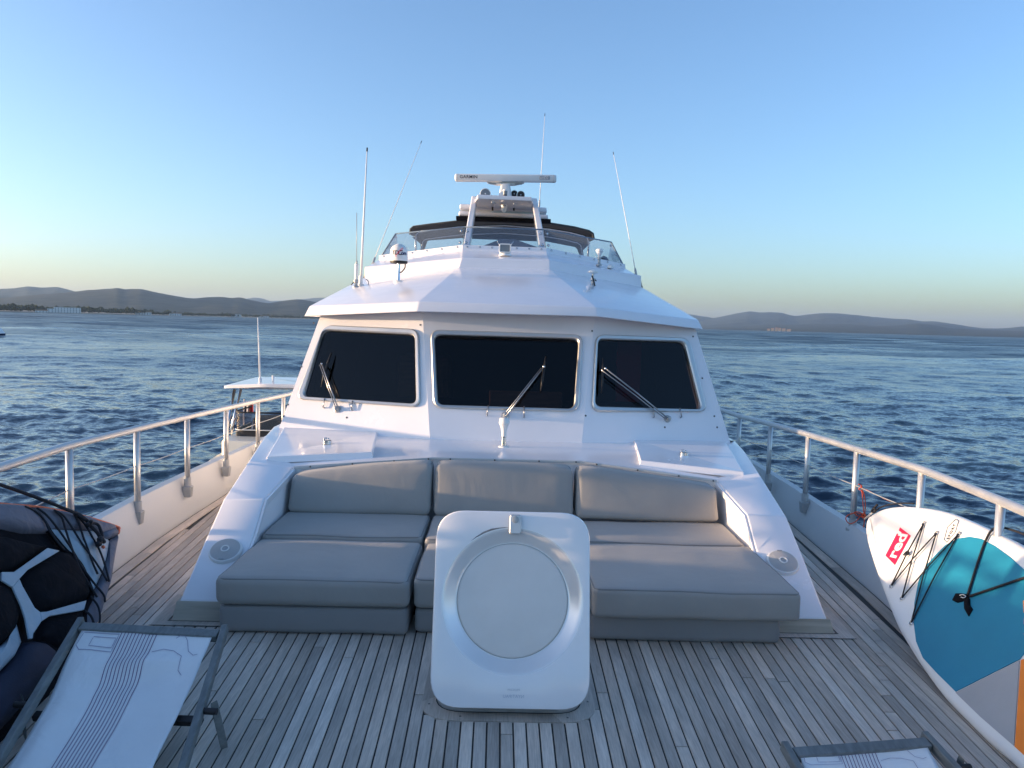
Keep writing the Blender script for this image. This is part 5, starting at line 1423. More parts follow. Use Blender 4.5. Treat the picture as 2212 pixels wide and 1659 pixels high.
def small_cap():
    b = Yp(1319, 577, 8.75); root = empty('deck_vent', 'tiny white domed cap on the right flybridge edge', 'vent', tuple(b))
    lathe('cap', b, (0, 0, 1), [(-0.01, 0.034), (0.012, 0.034), (0.025, 0.022), (0.03, 0.005)], 'plastic_white', root, 18)
    lathe('flange', b, (0, 0, 1), [(-0.012, 0.042), (-0.004, 0.042)], 'plastic_white', root, 18)
small_cap()
def searchlight():
    b = Yp(1091, 551, 8.38); Y = b[1]
    root = empty('searchlight', 'square white searchlight centred below the flybridge windscreen', 'searchlight', tuple(b))
    lathe('foot', b, (0, 0, 1), [(-0.01, 0.066), (0.012, 0.064), (0.02, 0.045), (0.03, 0.045)], 'plastic_white', root, 24)
    c = Yp(1091, 537, Y)
    hw, hh = 0.066, 0.050
    def rl(w, h, r, y): return [np.array([c[0] + p[0], Y + y, c[2] + p[1]]) for p in round_loop([(-w, -h, 0), (w, -h, 0), (w, h, 0), (-w, h, 0)], r, 5)]
    L = [rl(hw * .8, hh * .8, .02, .09), rl(hw, hh, .028, .05), rl(hw, hh, .028, -.045), rl(hw * .96, hh * .95, .026, -.055), rl(hw * .80, hh * .75, .012, -.055), rl(hw * .76, hh * .71, .01, -.042)]
    V, Fc = bridge(L); n = len(L[0]); Fc.append(tuple(range(n - 1, -1, -1)))
    raw('housing', V, Fc, 'plastic_white', root, smooth=True).data.set_sharp_from_angle(angle=R(35))
    g_ = rl(hw * .78, hh * .73, .01, -.046); raw('lens', g_, [tuple(range(n))], 'grey_lens', root)
    for s in (-1, 1): tube('prong', [c + (s * hw * .9, 0.0, hh * .7), c + (s * hw * 1.35, 0.0, hh * 1.6)], 0.003, 'steel', root, 6)
searchlight()

# ------------------------------------------------------------------ stand-up paddle board leaning on the right rail
def paddle_board():
    b_ = np.array([.05, 1, 0]); a_ = np.array([.40, 0, .60]); p0 = np.array([1.86, 3.0, 0.02])
    P = Plane(p0, p0 - b_, p0 + a_)
    root = empty('paddle_board', 'white and teal paddle board lying on edge against the right rail', 'paddle board', (1.87, 3.0, 0))
    c3 = lambda q: (1849 + .1719 * q[0], 1062.7 + .1719 * q[1])
    up_ = [(1868, 1119), (1892, 1100), (1921, 1090), (1959, 1087), (2004, 1091), (2047, 1100), (2090, 1116), (2141, 1139), (2212, 1176)]
    lo_ = [(1864, 1153), (1875, 1200), (1901, 1278), (1928, 1346), (1950, 1386), (1986, 1443), (2030, 1502), (2075, 1549), (2120, 1594), (2187, 1653)]
    U = [P.uv(P.at(*p)) for p in up_]; Lw = [P.uv(P.at(*p)) for p in lo_]
    Ue = P.uv(np.array([2.44, 2.9, 0.0]) + 0) ; 
    # run both edges on to the tail, out of the picture
    def uvp(X, Y): # point of the board plane at given X,Y
        z = P.o[2] - ((X - P.o[0]) * P.n[0] + (Y - P.o[1]) * P.n[1]) / P.n[2]
        return P.uv((X, Y, z))
    U += [uvp(2.27, 3.05), uvp(2.22, 2.6), uvp(2.13, 2.2)]
    Lw += [uvp(1.83, 2.4), uvp(1.85, 2.15), uvp(1.91, 1.95), uvp(1.99, 1.88), uvp(2.07, 2.0)]
    ring = [np.array([*p, 0]) for p in (Lw[::-1] + U)]
    ring = smooth_path(ring + [ring[0]], 5)[:-1]
    cen = sum(ring) / len(ring)
    K = len(ring)
    nor = []
    for i in range(K):
        t = ring[(i + 1) % K] - ring[i - 1]; m = np.array([-t[1], t[0], 0]); m /= np.linalg.norm(m)
        if m @ (cen - ring[i]) < 0: m = -m
        nor.append(m)
    nose_u = uvp(2.35, 4.9)[0]
    def rocker(u): d = max(0.0, 0.9 - abs(u - nose_u)); return -0.13 * d * d      # nose bends back from the face
    rd = 0.055
    prof = [(0.062, 0.0), (0.035, -0.003), (0.016, -0.014), (0.004, -0.034), (0.0, -0.058), (0.004, -0.082), (0.016, -0.102), (0.045, -0.114)]
    loops = [[P.xyz(*(r + m * ins)[:2], off) for r, m in zip(ring, nor)] for ins, off in prof]
    V, Fc = bridge(loops); n0 = len(V)
    me = bpy.data.meshes.new('board'); bm = bmesh.new(); vs = [bm.verts.new(v) for v in V]
    for f in Fc: 
        q = bm.faces.new([vs[i] for i in f]); q.material_index = 1 if f[0] >= 4 * K else 0
    bm.faces.new([vs[i] for i in range(K)]).material_index = 0
    bm.faces.new([vs[i] for i in range(7 * K, 8 * K)]).material_index = 1
    bmesh.ops.triangulate(bm, faces=[f for f in bm.faces if len(f.verts) > 4])
    bmesh.ops.recalc_face_normals(bm, faces=bm.faces); bm.to_mesh(me); bm.free()
    me.materials.append(MATS['sup_white']); me.materials.append(MATS['sup_blue'])
    board = link('board', me, None, root, True); me.set_sharp_from_angle(angle=R(40))
    def patch(name, pts, m, off, par, k=4, th=0.003):
        Q = [P.at(*p, off) for p in pts]
        return slab(name, Q, P.n * th, m, par)
    teal = [(1975, 1348), (1976, 1303), (1985, 1255), (2000, 1224), (2021, 1200), (2043, 1178), (2069, 1164), (2095, 1160), (2119, 1164), (2150, 1180), (2184, 1205), (2212, 1230), (2250, 1265), (2290, 1310), (2203.7, 1424.7), (2065, 1494.5), (2024, 1454), (1994.5, 1421.7), (1979.6, 1386)]
    pad = patch('deck_pad', teal, 'sup_teal', 0.001, root)
    patch('deck_pad', [(2065, 1497), (2203, 1427.5), (2191, 1612), (2119, 1549.4)], 'sup_grey', 0.001, root)
    patch('deck_pad', [(2206, 1427), (2193, 1614), (2235, 1652), (2290, 1640), (2300, 1390)], 'sup_orange', 0.0012, root)
    xd = P.at(2200, 1330) - P.at(2203, 1420); yd = P.at(2150, 1375) - P.at(2202, 1375)
    text('printed_word', 'SPORT', P.at(2252, 1424, 0.005), xd, yd, 0.105, 'sup_orange', pad, 0.0006, 0.002)
    # logos
    lg = patch('logo_plate', [c3(q) for q in ((555, 445), (690, 550), (490, 920), (370, 800), (517, 520), (553, 548), (575, 510), (540, 485))], 'logo_red', 0.0012, root, th=0.001)
    a0, a1, a2 = P.at(*c3((492, 843)), 0.003), P.at(*c3((640, 560)), 0.003), P.at(*c3((440, 815)), 0.003)
    text('logo_word', 'red', a0, a1 - a0, a2 - a0, 0.118, 'sup_white', lg, 0.0006, 0.0030, 0.12, 1.0)
    hx = [P.at(*c3(q), 0.002) for q in ((1250, 342), (1288, 365), (1250, 500), (1145, 632), (1107, 600), (1150, 440))]
    bd = tube('badge_outline', [p for i in range(6) for p in (hx[i], hx[i] + (hx[(i + 1) % 6] - hx[i]) * 0.97)], 0.0022, 'logo_grey', root, 4, closed=True)
    s0, s1, s2 = P.at(*c3((1165, 595)), 0.003), P.at(*c3((1262, 395)), 0.003), P.at(*c3((1130, 570)), 0.003)
    text('badge_word', 'SPORT', s0, s1 - s0, s2 - s0, 0.027, 'logo_dark', bd, 0.0004, 0.0004, 0, 1.25)
    # bungee cords through the rings
    A, B, C = (850, 395), (1010, 515), (1290, 525); a, b, c = (445, 1175), (578, 1330), (695, 1640)
    for p in (A, B, C, a, b, c):
        q = P.at(*c3(p), 0.006)
        rg = tube('ring', [q + P.e1 * .012 * math.cos(t) + P.e2 * .012 * math.sin(t) for t in np.linspace(0, 2 * math.pi, 10)[:-1]], 0.003, 'steel', root, 6, closed=True)
        lathe('ring_patch', P.at(*c3(p), 0.0), P.n, [(0, 0.024), (0.002, 0.023)], 'sup_white', rg, 14)
    for p, q in ((A, a), (A, b), (B, a), (B, c), (C, b), (C, c)):
        p1, q1 = P.at(*c3(p), 0.010), P.at(*c3(q), 0.010)
        tube('bungee', [p1, (p1 + q1) / 2 + P.n * 0.006, q1], 0.0036, 'rope_black', root, 6)
    kn = P.at(*c3((648, 772)), 0.014)
    tube('knot', smooth_path([kn + P.e1 * x + P.e2 * y + P.n * z for x, y, z in ((-.012, 0, 0), (0, .011, .006), (.011, 0, 0), (0, -.011, .006), (-.010, .004, .004), (-.02, -.02, 0))], 4), 0.005, 'rope_black', root, 6)
    tube('edge_cord', smooth_path([P.at(*q, o) for q, o in (((1893, 1103), .006), ((1900, 1097), -.004), ((1921, 1090), -.02), ((1950, 1087), -.035), ((1975, 1088), -.05))], 4), 0.005, 'rope_black', root, 6)
    nk = P.at(1889, 1104, 0.004)
    tube('knot', smooth_path([nk + P.e1 * x + P.e2 * y + P.n * z for x, y, z in ((-.018, 0, 0), (0, .014, .01), (.014, 0, 0), (0, -.014, .01), (-.012, .006, .008), (.0, .045, .01))], 4), 0.007, 'rope_black', root, 6)
    tube('nose_strap', [P.at(1868, 1121, -.02), P.at(1880, 1111, 0.004), P.at(1890, 1104, 0.006)], 0.006, 'alu', root, 6)
    # tie-down cord with its cloth tabs
    k = c3((1400, 1290))
    tube('tie_cord', smooth_path([P.at(*c3(q), o) for q, o in (((1405, 1290), .012), ((1500, 980), .012), ((1600, 680), .012), ((1640, 590), .010), ((1690, 500), .004), ((1760, 447), -.01), ((1840, 445), -.02), ((2000, 490), -.03), ((2180, 560), -.04))], 4), 0.0055, 'rope_black', root, 6)
    tube('tie_cord', [P.at(*c3(q), .012) for q in ((1425, 1312), (1800, 1185), (2111, 1080), (2400, 985))], 0.0055, 'rope_black', root, 6)
    pillow('cloth_tab', [P.at(*c3(q), .008) for q in ((1255, 1275), (1330, 1275), (1410, 1285), (1420, 1340), (1330, 1375), (1270, 1388), (1210, 1360))], P.n, 0.012, 'black_cloth', root, depth=0.005)
    tb = pillow('cloth_tab', [P.at(*c3(q), .009) for q in ((1360, 1335), (1425, 1335), (1430, 1420), (1462, 1470), (1412, 1560), (1365, 1480))], P.n, 0.012, 'black_cloth', root, depth=0.005)
    tube('tab_print', smooth_path([P.at(*c3(q), .022) for q in ((1300, 1300), (1340, 1290), (1380, 1310), (1350, 1330), (1320, 1320))], 3), 0.002, 'sup_white', tb, 5)
paddle_board()

# ------------------------------------------------------------------ orange line from the board to the railing
def orange_line():
    root = empty('orange_line', 'thin orange cord tying the paddle board to the right railing', 'cord', (2.42, 5.15, 0.2))
    f = lambda x, y, Y=5.12: Yp(x, y, Y)
    tube('lashing', smooth_path([f(1854, 1046), f(1860, 1048), f(1862, 1052), f(1855, 1056), f(1862, 1062), f(1864, 1085), f(1866, 1108)], 4), 0.0035, 'rope_orange', root, 6)
    tube('lashing', smooth_path([f(1860, 1050), f(1868, 1075), f(1869, 1100), f(1866, 1115)], 4), 0.0035, 'rope_orange', root, 6)
    tube('bow_loop', smooth_path([f(1866, 1113), f(1848, 1108), f(1832, 1113), f(1827, 1121), f(1835, 1131), f(1848, 1127), f(1858, 1116), f(1866, 1113)], 4), 0.0035, 'rope_orange', root, 6)
    tube('bow_loop', smooth_path([f(1866, 1113), f(1856, 1106), f(1845, 1107), f(1852, 1114), f(1866, 1116)], 4), 0.0035, 'rope_orange', root, 6)
    tube('tail', smooth_path([f(1867, 1115), f(1866, 1135), f(1858, 1155), f(1855, 1170), f(1858, 1184), f(1863, 1194)], 4), 0.0035, 'rope_orange', root, 6)
    tube('knot', smooth_path([f(1863, 1110, 5.1), f(1869, 1112, 5.08), f(1866, 1119, 5.1), f(1862, 1114, 5.12), f(1868, 1108, 5.09)], 4), 0.006, 'rope_orange', root, 6)
    tube('stretch', [f(1864, 1054), Yp(1925, 1085, 5.0)], 0.0022, 'rope_orange', root, 5)
orange_line()

# ------------------------------------------------------------------ inflatable kayak leaning on the left rail
def kayak():
    p0 = np.array([-1.9, 3.0, 0.0]); b_ = np.array([-.06, 1, 0]); a_ = np.array([-.40, 0, .62])
    P = Plane(p0, p0 + b_, p0 + a_)
    root = empty('inflatable_kayak', 'dark inflatable kayak on its side against the left rail, cockpit inward', 'kayak', (-1.95, 3.2, 0))
    c6 = lambda a, b: (.2968 * a, 1166.4 + .2969 * b)
    cA = lambda a, b: (.1302 * a, 1019.5 + .1302 * b)
    def kp(Y, Z): v = Z / .62; return p0 + b_ * (Y - 3.0) + a_ * v
    out = [(0, 1089), (91, 1097), (182, 1116), (254, 1139), (254, 1152), (241, 1236), (234, 1264), (220, 1309), (205, 1359), (172, 1420), (120, 1498), (60, 1580), (-20, 1670)]
    # unseen forward rest of the kayak, its upper edge raised to shade the paddle board
    O = [P.at(*p) for p in out] + [kp(2.3, 0.0), kp(1.7, 0.05), kp(1.2, 0.25), kp(1.05, 0.45), kp(1.3, 0.68), kp(1.9, 0.84), kp(2.6, 0.88), kp(3.2, 0.83)]; K = len(O)
    cen = sum(O) / K
    def ins(q, k, off): return q + (cen - q) / np.linalg.norm(cen - q) * k + P.n * off
    lp = [[ins(q, .04, -.115) for q in O], [ins(q, .005, -.085) for q in O], [ins(q, 0, -.05) for q in O], [ins(q, .006, -.02) for q in O], [ins(q, .03, 0) for q in O]]
    V, Fc = bridge(lp); Fc += [tuple(range(K - 1, -1, -1)), tuple(range(4 * K, 5 * K))]
    hull = raw('hull', V, Fc, 'black_cloth', root, smooth=True); hull.data.set_sharp_from_angle(angle=R(45))
    n = P.n
    def pad(name, pts, h, m, off=0.0, depth=0.03, par=root, k=0, pw=0.5, wob=0.0): return pillow(name, [P.at(*p, off) for p in pts], n, h, m, par, depth=depth, smooth_k=k, power=pw, wob=wob, rings=7)
    pad('side_tube', [(-160, 1090), (0, 1091), (40, 1093.5), (60, 1096), (84, 1109), (99, 1127), (105, 1145), (104, 1153), (45, 1153), (0, 1143.5), (-160, 1150)], 0.055, 'slate_cloth')
    # spray deck over the bow
    pad('spray_deck', [(58, 1095), (91, 1098), (182, 1117), (252, 1140), (253, 1151), (247, 1158), (232, 1160), (202, 1147), (189, 1145), (111, 1143), (101, 1126), (84, 1107)], 0.035, 'slate_cloth', wob=0.012)
    pad('spray_deck', [(111, 1143.5), (202, 1147), (231, 1161), (236, 1170), (231, 1200), (221, 1236), (208, 1264), (196, 1288), (190, 1262), (176, 1225), (160, 1203), (139, 1187), (126, 1165)], 0.03, 'pale_cloth', wob=0.018)
    pad('spray_deck', [(236, 1168), (254, 1152), (241, 1236), (234, 1264), (220, 1309), (205, 1357), (186, 1352), (182, 1325), (196, 1290), (209, 1265), (222, 1236), (232, 1200)], 0.03, 'slate_cloth', wob=0.010)
    pad('cuff', [cA(1700, 1010), cA(1890, 940), cA(1945, 1000), cA(1940, 1050), cA(1770, 1110), cA(1720, 1080)], 0.03, 'slate_cloth', 0.02)
    # seat and backrest
    pad('seat_back', [c6(0, -22), c6(90, 5), c6(230, 40), c6(330, 62), c6(240, 130), c6(140, 195), c6(60, 235), c6(0, 240), (-60, 1238), (-60, 1165)], 0.045, 'black_cloth', 0.01)
    pad('seat_back', [c6(200, 215), c6(330, 130), c6(430, 82), c6(500, 95), c6(570, 170), c6(630, 300), c6(655, 400), c6(620, 440), c6(460, 490), c6(300, 527), c6(250, 505), c6(170, 380), c6(135, 300), c6(150, 255)], 0.05, 'black_cloth', 0.01)
    pad('seat_base', [c6(340, 560), c6(600, 520), c6(600, 620), c6(540, 720), c6(450, 800), c6(330, 740), c6(240, 735), c6(290, 600)], 0.04, 'black_cloth', 0.0)
    pad('seat_back', [c6(0, 310), c6(60, 360), c6(110, 460), c6(130, 560), c6(110, 640), c6(60, 710), c6(0, 765), (-50, 1400), (-50, 1255)], 0.05, 'black_cloth', 0.01)
    # pale straps
    st = [c6(*q) for q in ((0, 240), (90, 240), (140, 205), (335, 65), (425, 85), (190, 225), (130, 290), (150, 340), (240, 500), (280, 532), (330, 528), (620, 445), (600, 515), (350, 560), (290, 600), (230, 690), (225, 725), (200, 725), (170, 570), (140, 480), (80, 350), (0, 300))]
    def strap(name, pts, off=0.035, h=0.0):
        Q = [P.at(*p, off) for p in pts]
        o = slab(name, Q, n * 0.010, 'pale_cloth', root, 0.003); return o
    strap('strap', [st[i] for i in (0, 1, 2, 3, 4, 5, 6, 20, 21)], 0.05)
    strap('strap', [st[i] for i in (6, 7, 8, 9, 14, 15, 16, 17, 18, 19, 20)], 0.0485)
    strap('strap', [st[i] for i in (9, 10, 11, 12, 13, 14)], 0.0495)
    pad('cockpit_flap', [c6(120, 610), c6(155, 740), c6(100, 850), c6(0, 955), (-70, 1480), (-70, 1420), c6(0, 780), c6(80, 700)], 0.03, 'pale_cloth', 0.015, wob=0.02)
    pad('seat_tube', [c6(0, 955), c6(90, 840), c6(160, 750), c6(250, 738), c6(330, 752), c6(390, 800), c6(410, 850), c6(370, 920), c6(250, 1080), c6(100, 1260), c6(0, 1380), (-110, 1690), (-110, 1560)], 0.085, 'navy_cloth', 0.0, k=0)
    # piping and cords
    pp = smooth_path([kp(2.6, .885), kp(3.2, .835)] + [P.at(*p, 0.004) for p in ((0, 1088.5), (91, 1096.5), (182, 1115.5), (252, 1137.5), (256, 1143))], 6)
    tube('piping', pp, 0.0075, 'orange_trim', root, 8)
    tube('piping', [P.at(255, 1140, 0.01), P.at(257, 1146, 0.01), P.at(255, 1152, .01)], 0.008, 'orange_trim', root, 8)
    cords = [[(54, 1094), (70, 1101), (86, 1112), (98, 1127), (107, 1146), (125, 1172), (139, 1188)],
             [(80, 1097), (100, 1112), (125, 1142), (150, 1178), (166, 1205), (180, 1229), (205, 1262), (224, 1285), (227, 1300)],
             [(120, 1104), (134, 1119), (141, 1142), (152, 1175), (162, 1203), (172, 1228), (190, 1258), (210, 1290)],
             [(117, 1102), (135, 1112), (152, 1134), (172, 1166), (190, 1192), (205, 1212), (220, 1235), (232, 1255)],
             [(160, 1110), (170, 1130), (180, 1160), (190, 1187), (200, 1215), (211, 1240)],
             [(163, 1110), (185, 1135), (202, 1165), (212, 1182), (222, 1206), (230, 1232), (236, 1256)],
             [(196, 1288), (212, 1310), (216, 1335), (212, 1356)],
             [(181, 1318), (196, 1330), (204, 1350)]]
    for q in cords: tube('lacing', smooth_path([P.at(*p, 0.040) for p in q], 4), 0.0052, 'rope_black', root, 6)
    tube('edge_binding', smooth_path([P.at(*p, 0.02) for p in ((104, 1146), (126, 1172), (142, 1190), (162, 1206), (178, 1228), (192, 1262), (198, 1286), (184, 1318), (182, 1352))], 4), 0.012, 'black_cloth', root, 8)
    return P
KP = kayak()
def kayak_rope():
    root = empty('mooring_rope', 'black rope running down to the bow of the kayak and knotted there', 'rope', tuple(KP.at(150, 1102)))
    f = lambda x, y, o=0.06: KP.at(x, y, o)
    tube('strand', smooth_path([f(-200, 985, .0), f(0, 1047, .02), f(90, 1079, .05), f(150, 1103, .06), f(172, 1112), f(190, 1126)], 5), 0.0085, 'rope_black', root, 8)
    def knot(x, y, r, seed):
        rn = random.Random(seed)
        pts = [f(x + rn.uniform(-r, r), y + rn.uniform(-r, r), 0.06 + rn.uniform(0, .03)) for _ in range(9)]
        tube('knot', smooth_path(pts, 4), 0.010, 'rope_black', root, 8)
    knot(193, 1131, 5, 1); knot(219, 1165, 6, 2); knot(213, 1174, 4, 5)
    tube('strand', smooth_path([f(193, 1132), f(203, 1130), f(212, 1134), f(217, 1144), f(221, 1158), f(219, 1166)], 4), 0.008, 'rope_black', root, 8)
    tube('strand', smooth_path([f(193, 1134), f(202, 1142), f(211, 1152), f(217, 1162)], 4), 0.009, 'rope_black', root, 8)
    tube('strand', [f(163, 1108), f(193, 1130)], 0.008, 'rope_black', root, 8)
    tube('whipping', [f(221, 1180), f(225, 1183)], 0.008, 'orange_trim', root, 8)
kayak_rope()

# ------------------------------------------------------------------ low deck chairs
def deck_chair(TL, TR, BL, BR, label, fold, prop):
    TL, TR, BL, BR = [np.array(p) for p in (TL, TR, BL, BR)]
    root = empty('deck_chair', label, 'deck chair', tuple((TL + TR + BL + BR) / 4 * np.array([1, 1, 0])), 'white sling deck chairs')
    upv = np.cross(TR - TL, BL - TL); upv /= np.linalg.norm(upv)
    if upv[2] < 0: upv = -upv
    def rail(name, a, b, w, h, par=root, m='chair_frame'):
        d = (b - a) / np.linalg.norm(b - a); s = np.cross(d, upv); s /= np.linalg.norm(s)
        return hexa(name, [a - s * w - upv * h, a + s * w - upv * h, b + s * w - upv * h, b - s * w - upv * h, a - s * w + upv * h, a + s * w + upv * h, b + s * w + upv * h, b - s * w + upv * h], m, par, 0.004)
    eL = (TL - BL) / np.linalg.norm(TL - BL); eR = (TR - BR) / np.linalg.norm(TR - BR)
    rail('side_rail', TL + eL * 0.05, BL, 0.013, 0.019); rail('side_rail', TR + eR * 0.05, BR, 0.013, 0.019)
    xv = (TR - TL) / np.linalg.norm(TR - TL)
    rail('crossbar', TL + xv * 0.018, TR - xv * 0.018, 0.022, 0.016)
    # sling
    NU, NV = 36, 40
    def S(u, v, off=0.0):
        a = TL + (BL - TL) * v; b = TR + (BR - TR) * v
        iu0 = 0.055 - 0.02 * math.sin(min(1, v * 2.2) * math.pi) * fold; iu1 = 1 - (0.06 + 0.10 * min(1, v * 1.3) * (0.6 + 0.4 * fold))
        uu = iu0 + (iu1 - iu0) * u
        p = a + (b - a) * uu
        sag = -0.045 * math.sin(min(1, v * 1.05) * math.pi) * (1 - 0.5 * (2 * u - 1) ** 2)
        ridge = fold * (0.016 * math.exp(-((v - 0.17 - 0.10 * (1 - u)) / 0.05) ** 2) * math.exp(-((u - 0.62) / 0.34) ** 2) - 0.012 * math.exp(-((v - 0.27 - 0.10 * (1 - u)) / 0.06) ** 2) * math.exp(-((u - 0.45) / 0.3) ** 2))
        curl = -fold * 0.02 * math.exp(-(u / 0.07) ** 2) * min(1, v * 3)
        w_ = 0.004 * mnoise.noise(Vector((u * 4, v * 6, 3.0 + fold)))
        return p + upv * (0.012 + sag + ridge + curl + w_ + off)
    V = [S(i / NU, 0.015 + 0.97 * j / NV) for j in range(NV + 1) for i in range(NU + 1)]
    n1 = len(V); V += [v - upv * 0.0025 for v in V]
    W = NU + 1
    Fc = [(j * W + i, j * W + i + 1, (j + 1) * W + i + 1, (j + 1) * W + i) for j in range(NV) for i in range(NU)]
    Fc += [(n1 + q[3], n1 + q[2], n1 + q[1], n1 + q[0]) for q in Fc]
    bd = [i for i in range(W)] + [j * W + NU for j in range(1, NV + 1)] + [NV * W + i for i in range(NU - 1, -1, -1)] + [j * W for j in range(NV - 1, 0, -1)]
    Fc += [(bd[k], n1 + bd[k], n1 + bd[(k + 1) % len(bd)], bd[(k + 1) % len(bd)]) for k in range(len(bd))]
    sling = raw('sling', V, Fc, 'sling', root, smooth=True)
    for k in range(11):
        u = 0.315 + 0.0265 * k; hw = 0.0026
        vv = np.linspace(0.02, 0.98, 60)
        Vs = [S(u - hw, v, 0.0022) for v in vv] + [S(u + hw, v, 0.0022) for v in vv]
        m_ = len(vv)
        raw('printed_stripe', Vs, [(i, i + 1, m_ + i + 1, m_ + i) for i in range(m_ - 1)], 'stripe', sling, smooth=True)
    def outline(pts, closed=True):
        q = []
        pts = list(pts) + ([pts[0]] if closed else [])
        for a, b in zip(pts[:-1], pts[1:]):
            for t in np.linspace(0, 1, 6)[:-1]: q.append((a[0] + (b[0] - a[0]) * t, a[1] + (b[1] - a[1]) * t))
        hw = 0.0022; Vs = []
        for k in range(len(q)):
            d = np.array(q[(k + 1) % len(q)]) - np.array(q[k - 1] if k else q[0]); d /= np.linalg.norm(d) + 1e-9; m_ = np.array([-d[1], d[0]]) * hw
            Vs += [S(*(np.array(q[k]) + m_), 0.0022), S(*(np.array(q[k]) - m_), 0.0022)]
        K = len(q)
        raw('printed_outline', Vs, [(2 * k, 2 * k + 1, 2 * ((k + 1) % K) + 1, 2 * ((k + 1) % K)) for k in range(K if closed else K - 1)], 'print_line', sling)
    outline([(0.03, 0.04), (0.30, 0.04), (0.30, 0.15), (0.06, 0.15), (0.02, 0.12)])
    outline([(0.12, 0.065), (0.29, 0.065), (0.29, 0.125), (0.12, 0.125)])
    outline([(0.74, 0.05), (0.76, 0.03), (0.80, 0.03), (0.83, 0.06), (0.87, 0.13), (0.92, 0.16), (0.96, 0.15)], False)
    outline([(0.60, 0.14), (0.68, 0.12), (0.76, 0.13), (0.84, 0.17), (0.85, 0.25), (0.90, 0.29)], False)
    # prop legs underneath
    a = TL + (BL - TL) * prop; b = TR + (BR - TR) * prop
    for q, s in ((a, -1), (b, 1)):
        o_ = q + xv * s * 0.045
        foot = np.array([o_[0] + 0.02 * s, o_[1] + 0.06, 0.012])
        rail('prop_leg', o_ + (TL - BL) / np.linalg.norm(TL - BL) * 0.03 - upv * 0.0, foot, 0.014, 0.018)
        lathe('pivot_bolt', q + xv * s * 0.012, xv * s, [(0, 0.012), (0.05, 0.012)], 'rubber', root, 10)
    rail('brace', a - upv * 0.05, b - upv * 0.05, 0.016, 0.012, m='rubber')
    fa, fb_ = TL + (BL - TL) * 1.0, TR + (BR - TR) * 1.0
    rail('crossbar', fa + xv * .018, fb_ - xv * .018, 0.018, 0.014)
deck_chair(Zp(166, 1357, .30), Zp(481, 1374, .30), Zp(-52, 1725, .06), Zp(376, 1725, .06), 'low deck chair with white striped sling, beside the kayak at left', 1.0, 0.52)
deck_chair(Zp(1706, 1632, .12), Zp(2014, 1608, .12), Zp(1800, 1800, .05), Zp(2190, 1800, .05), 'deck chair at bottom right of which only the sling top shows', 0.25, 0.3)

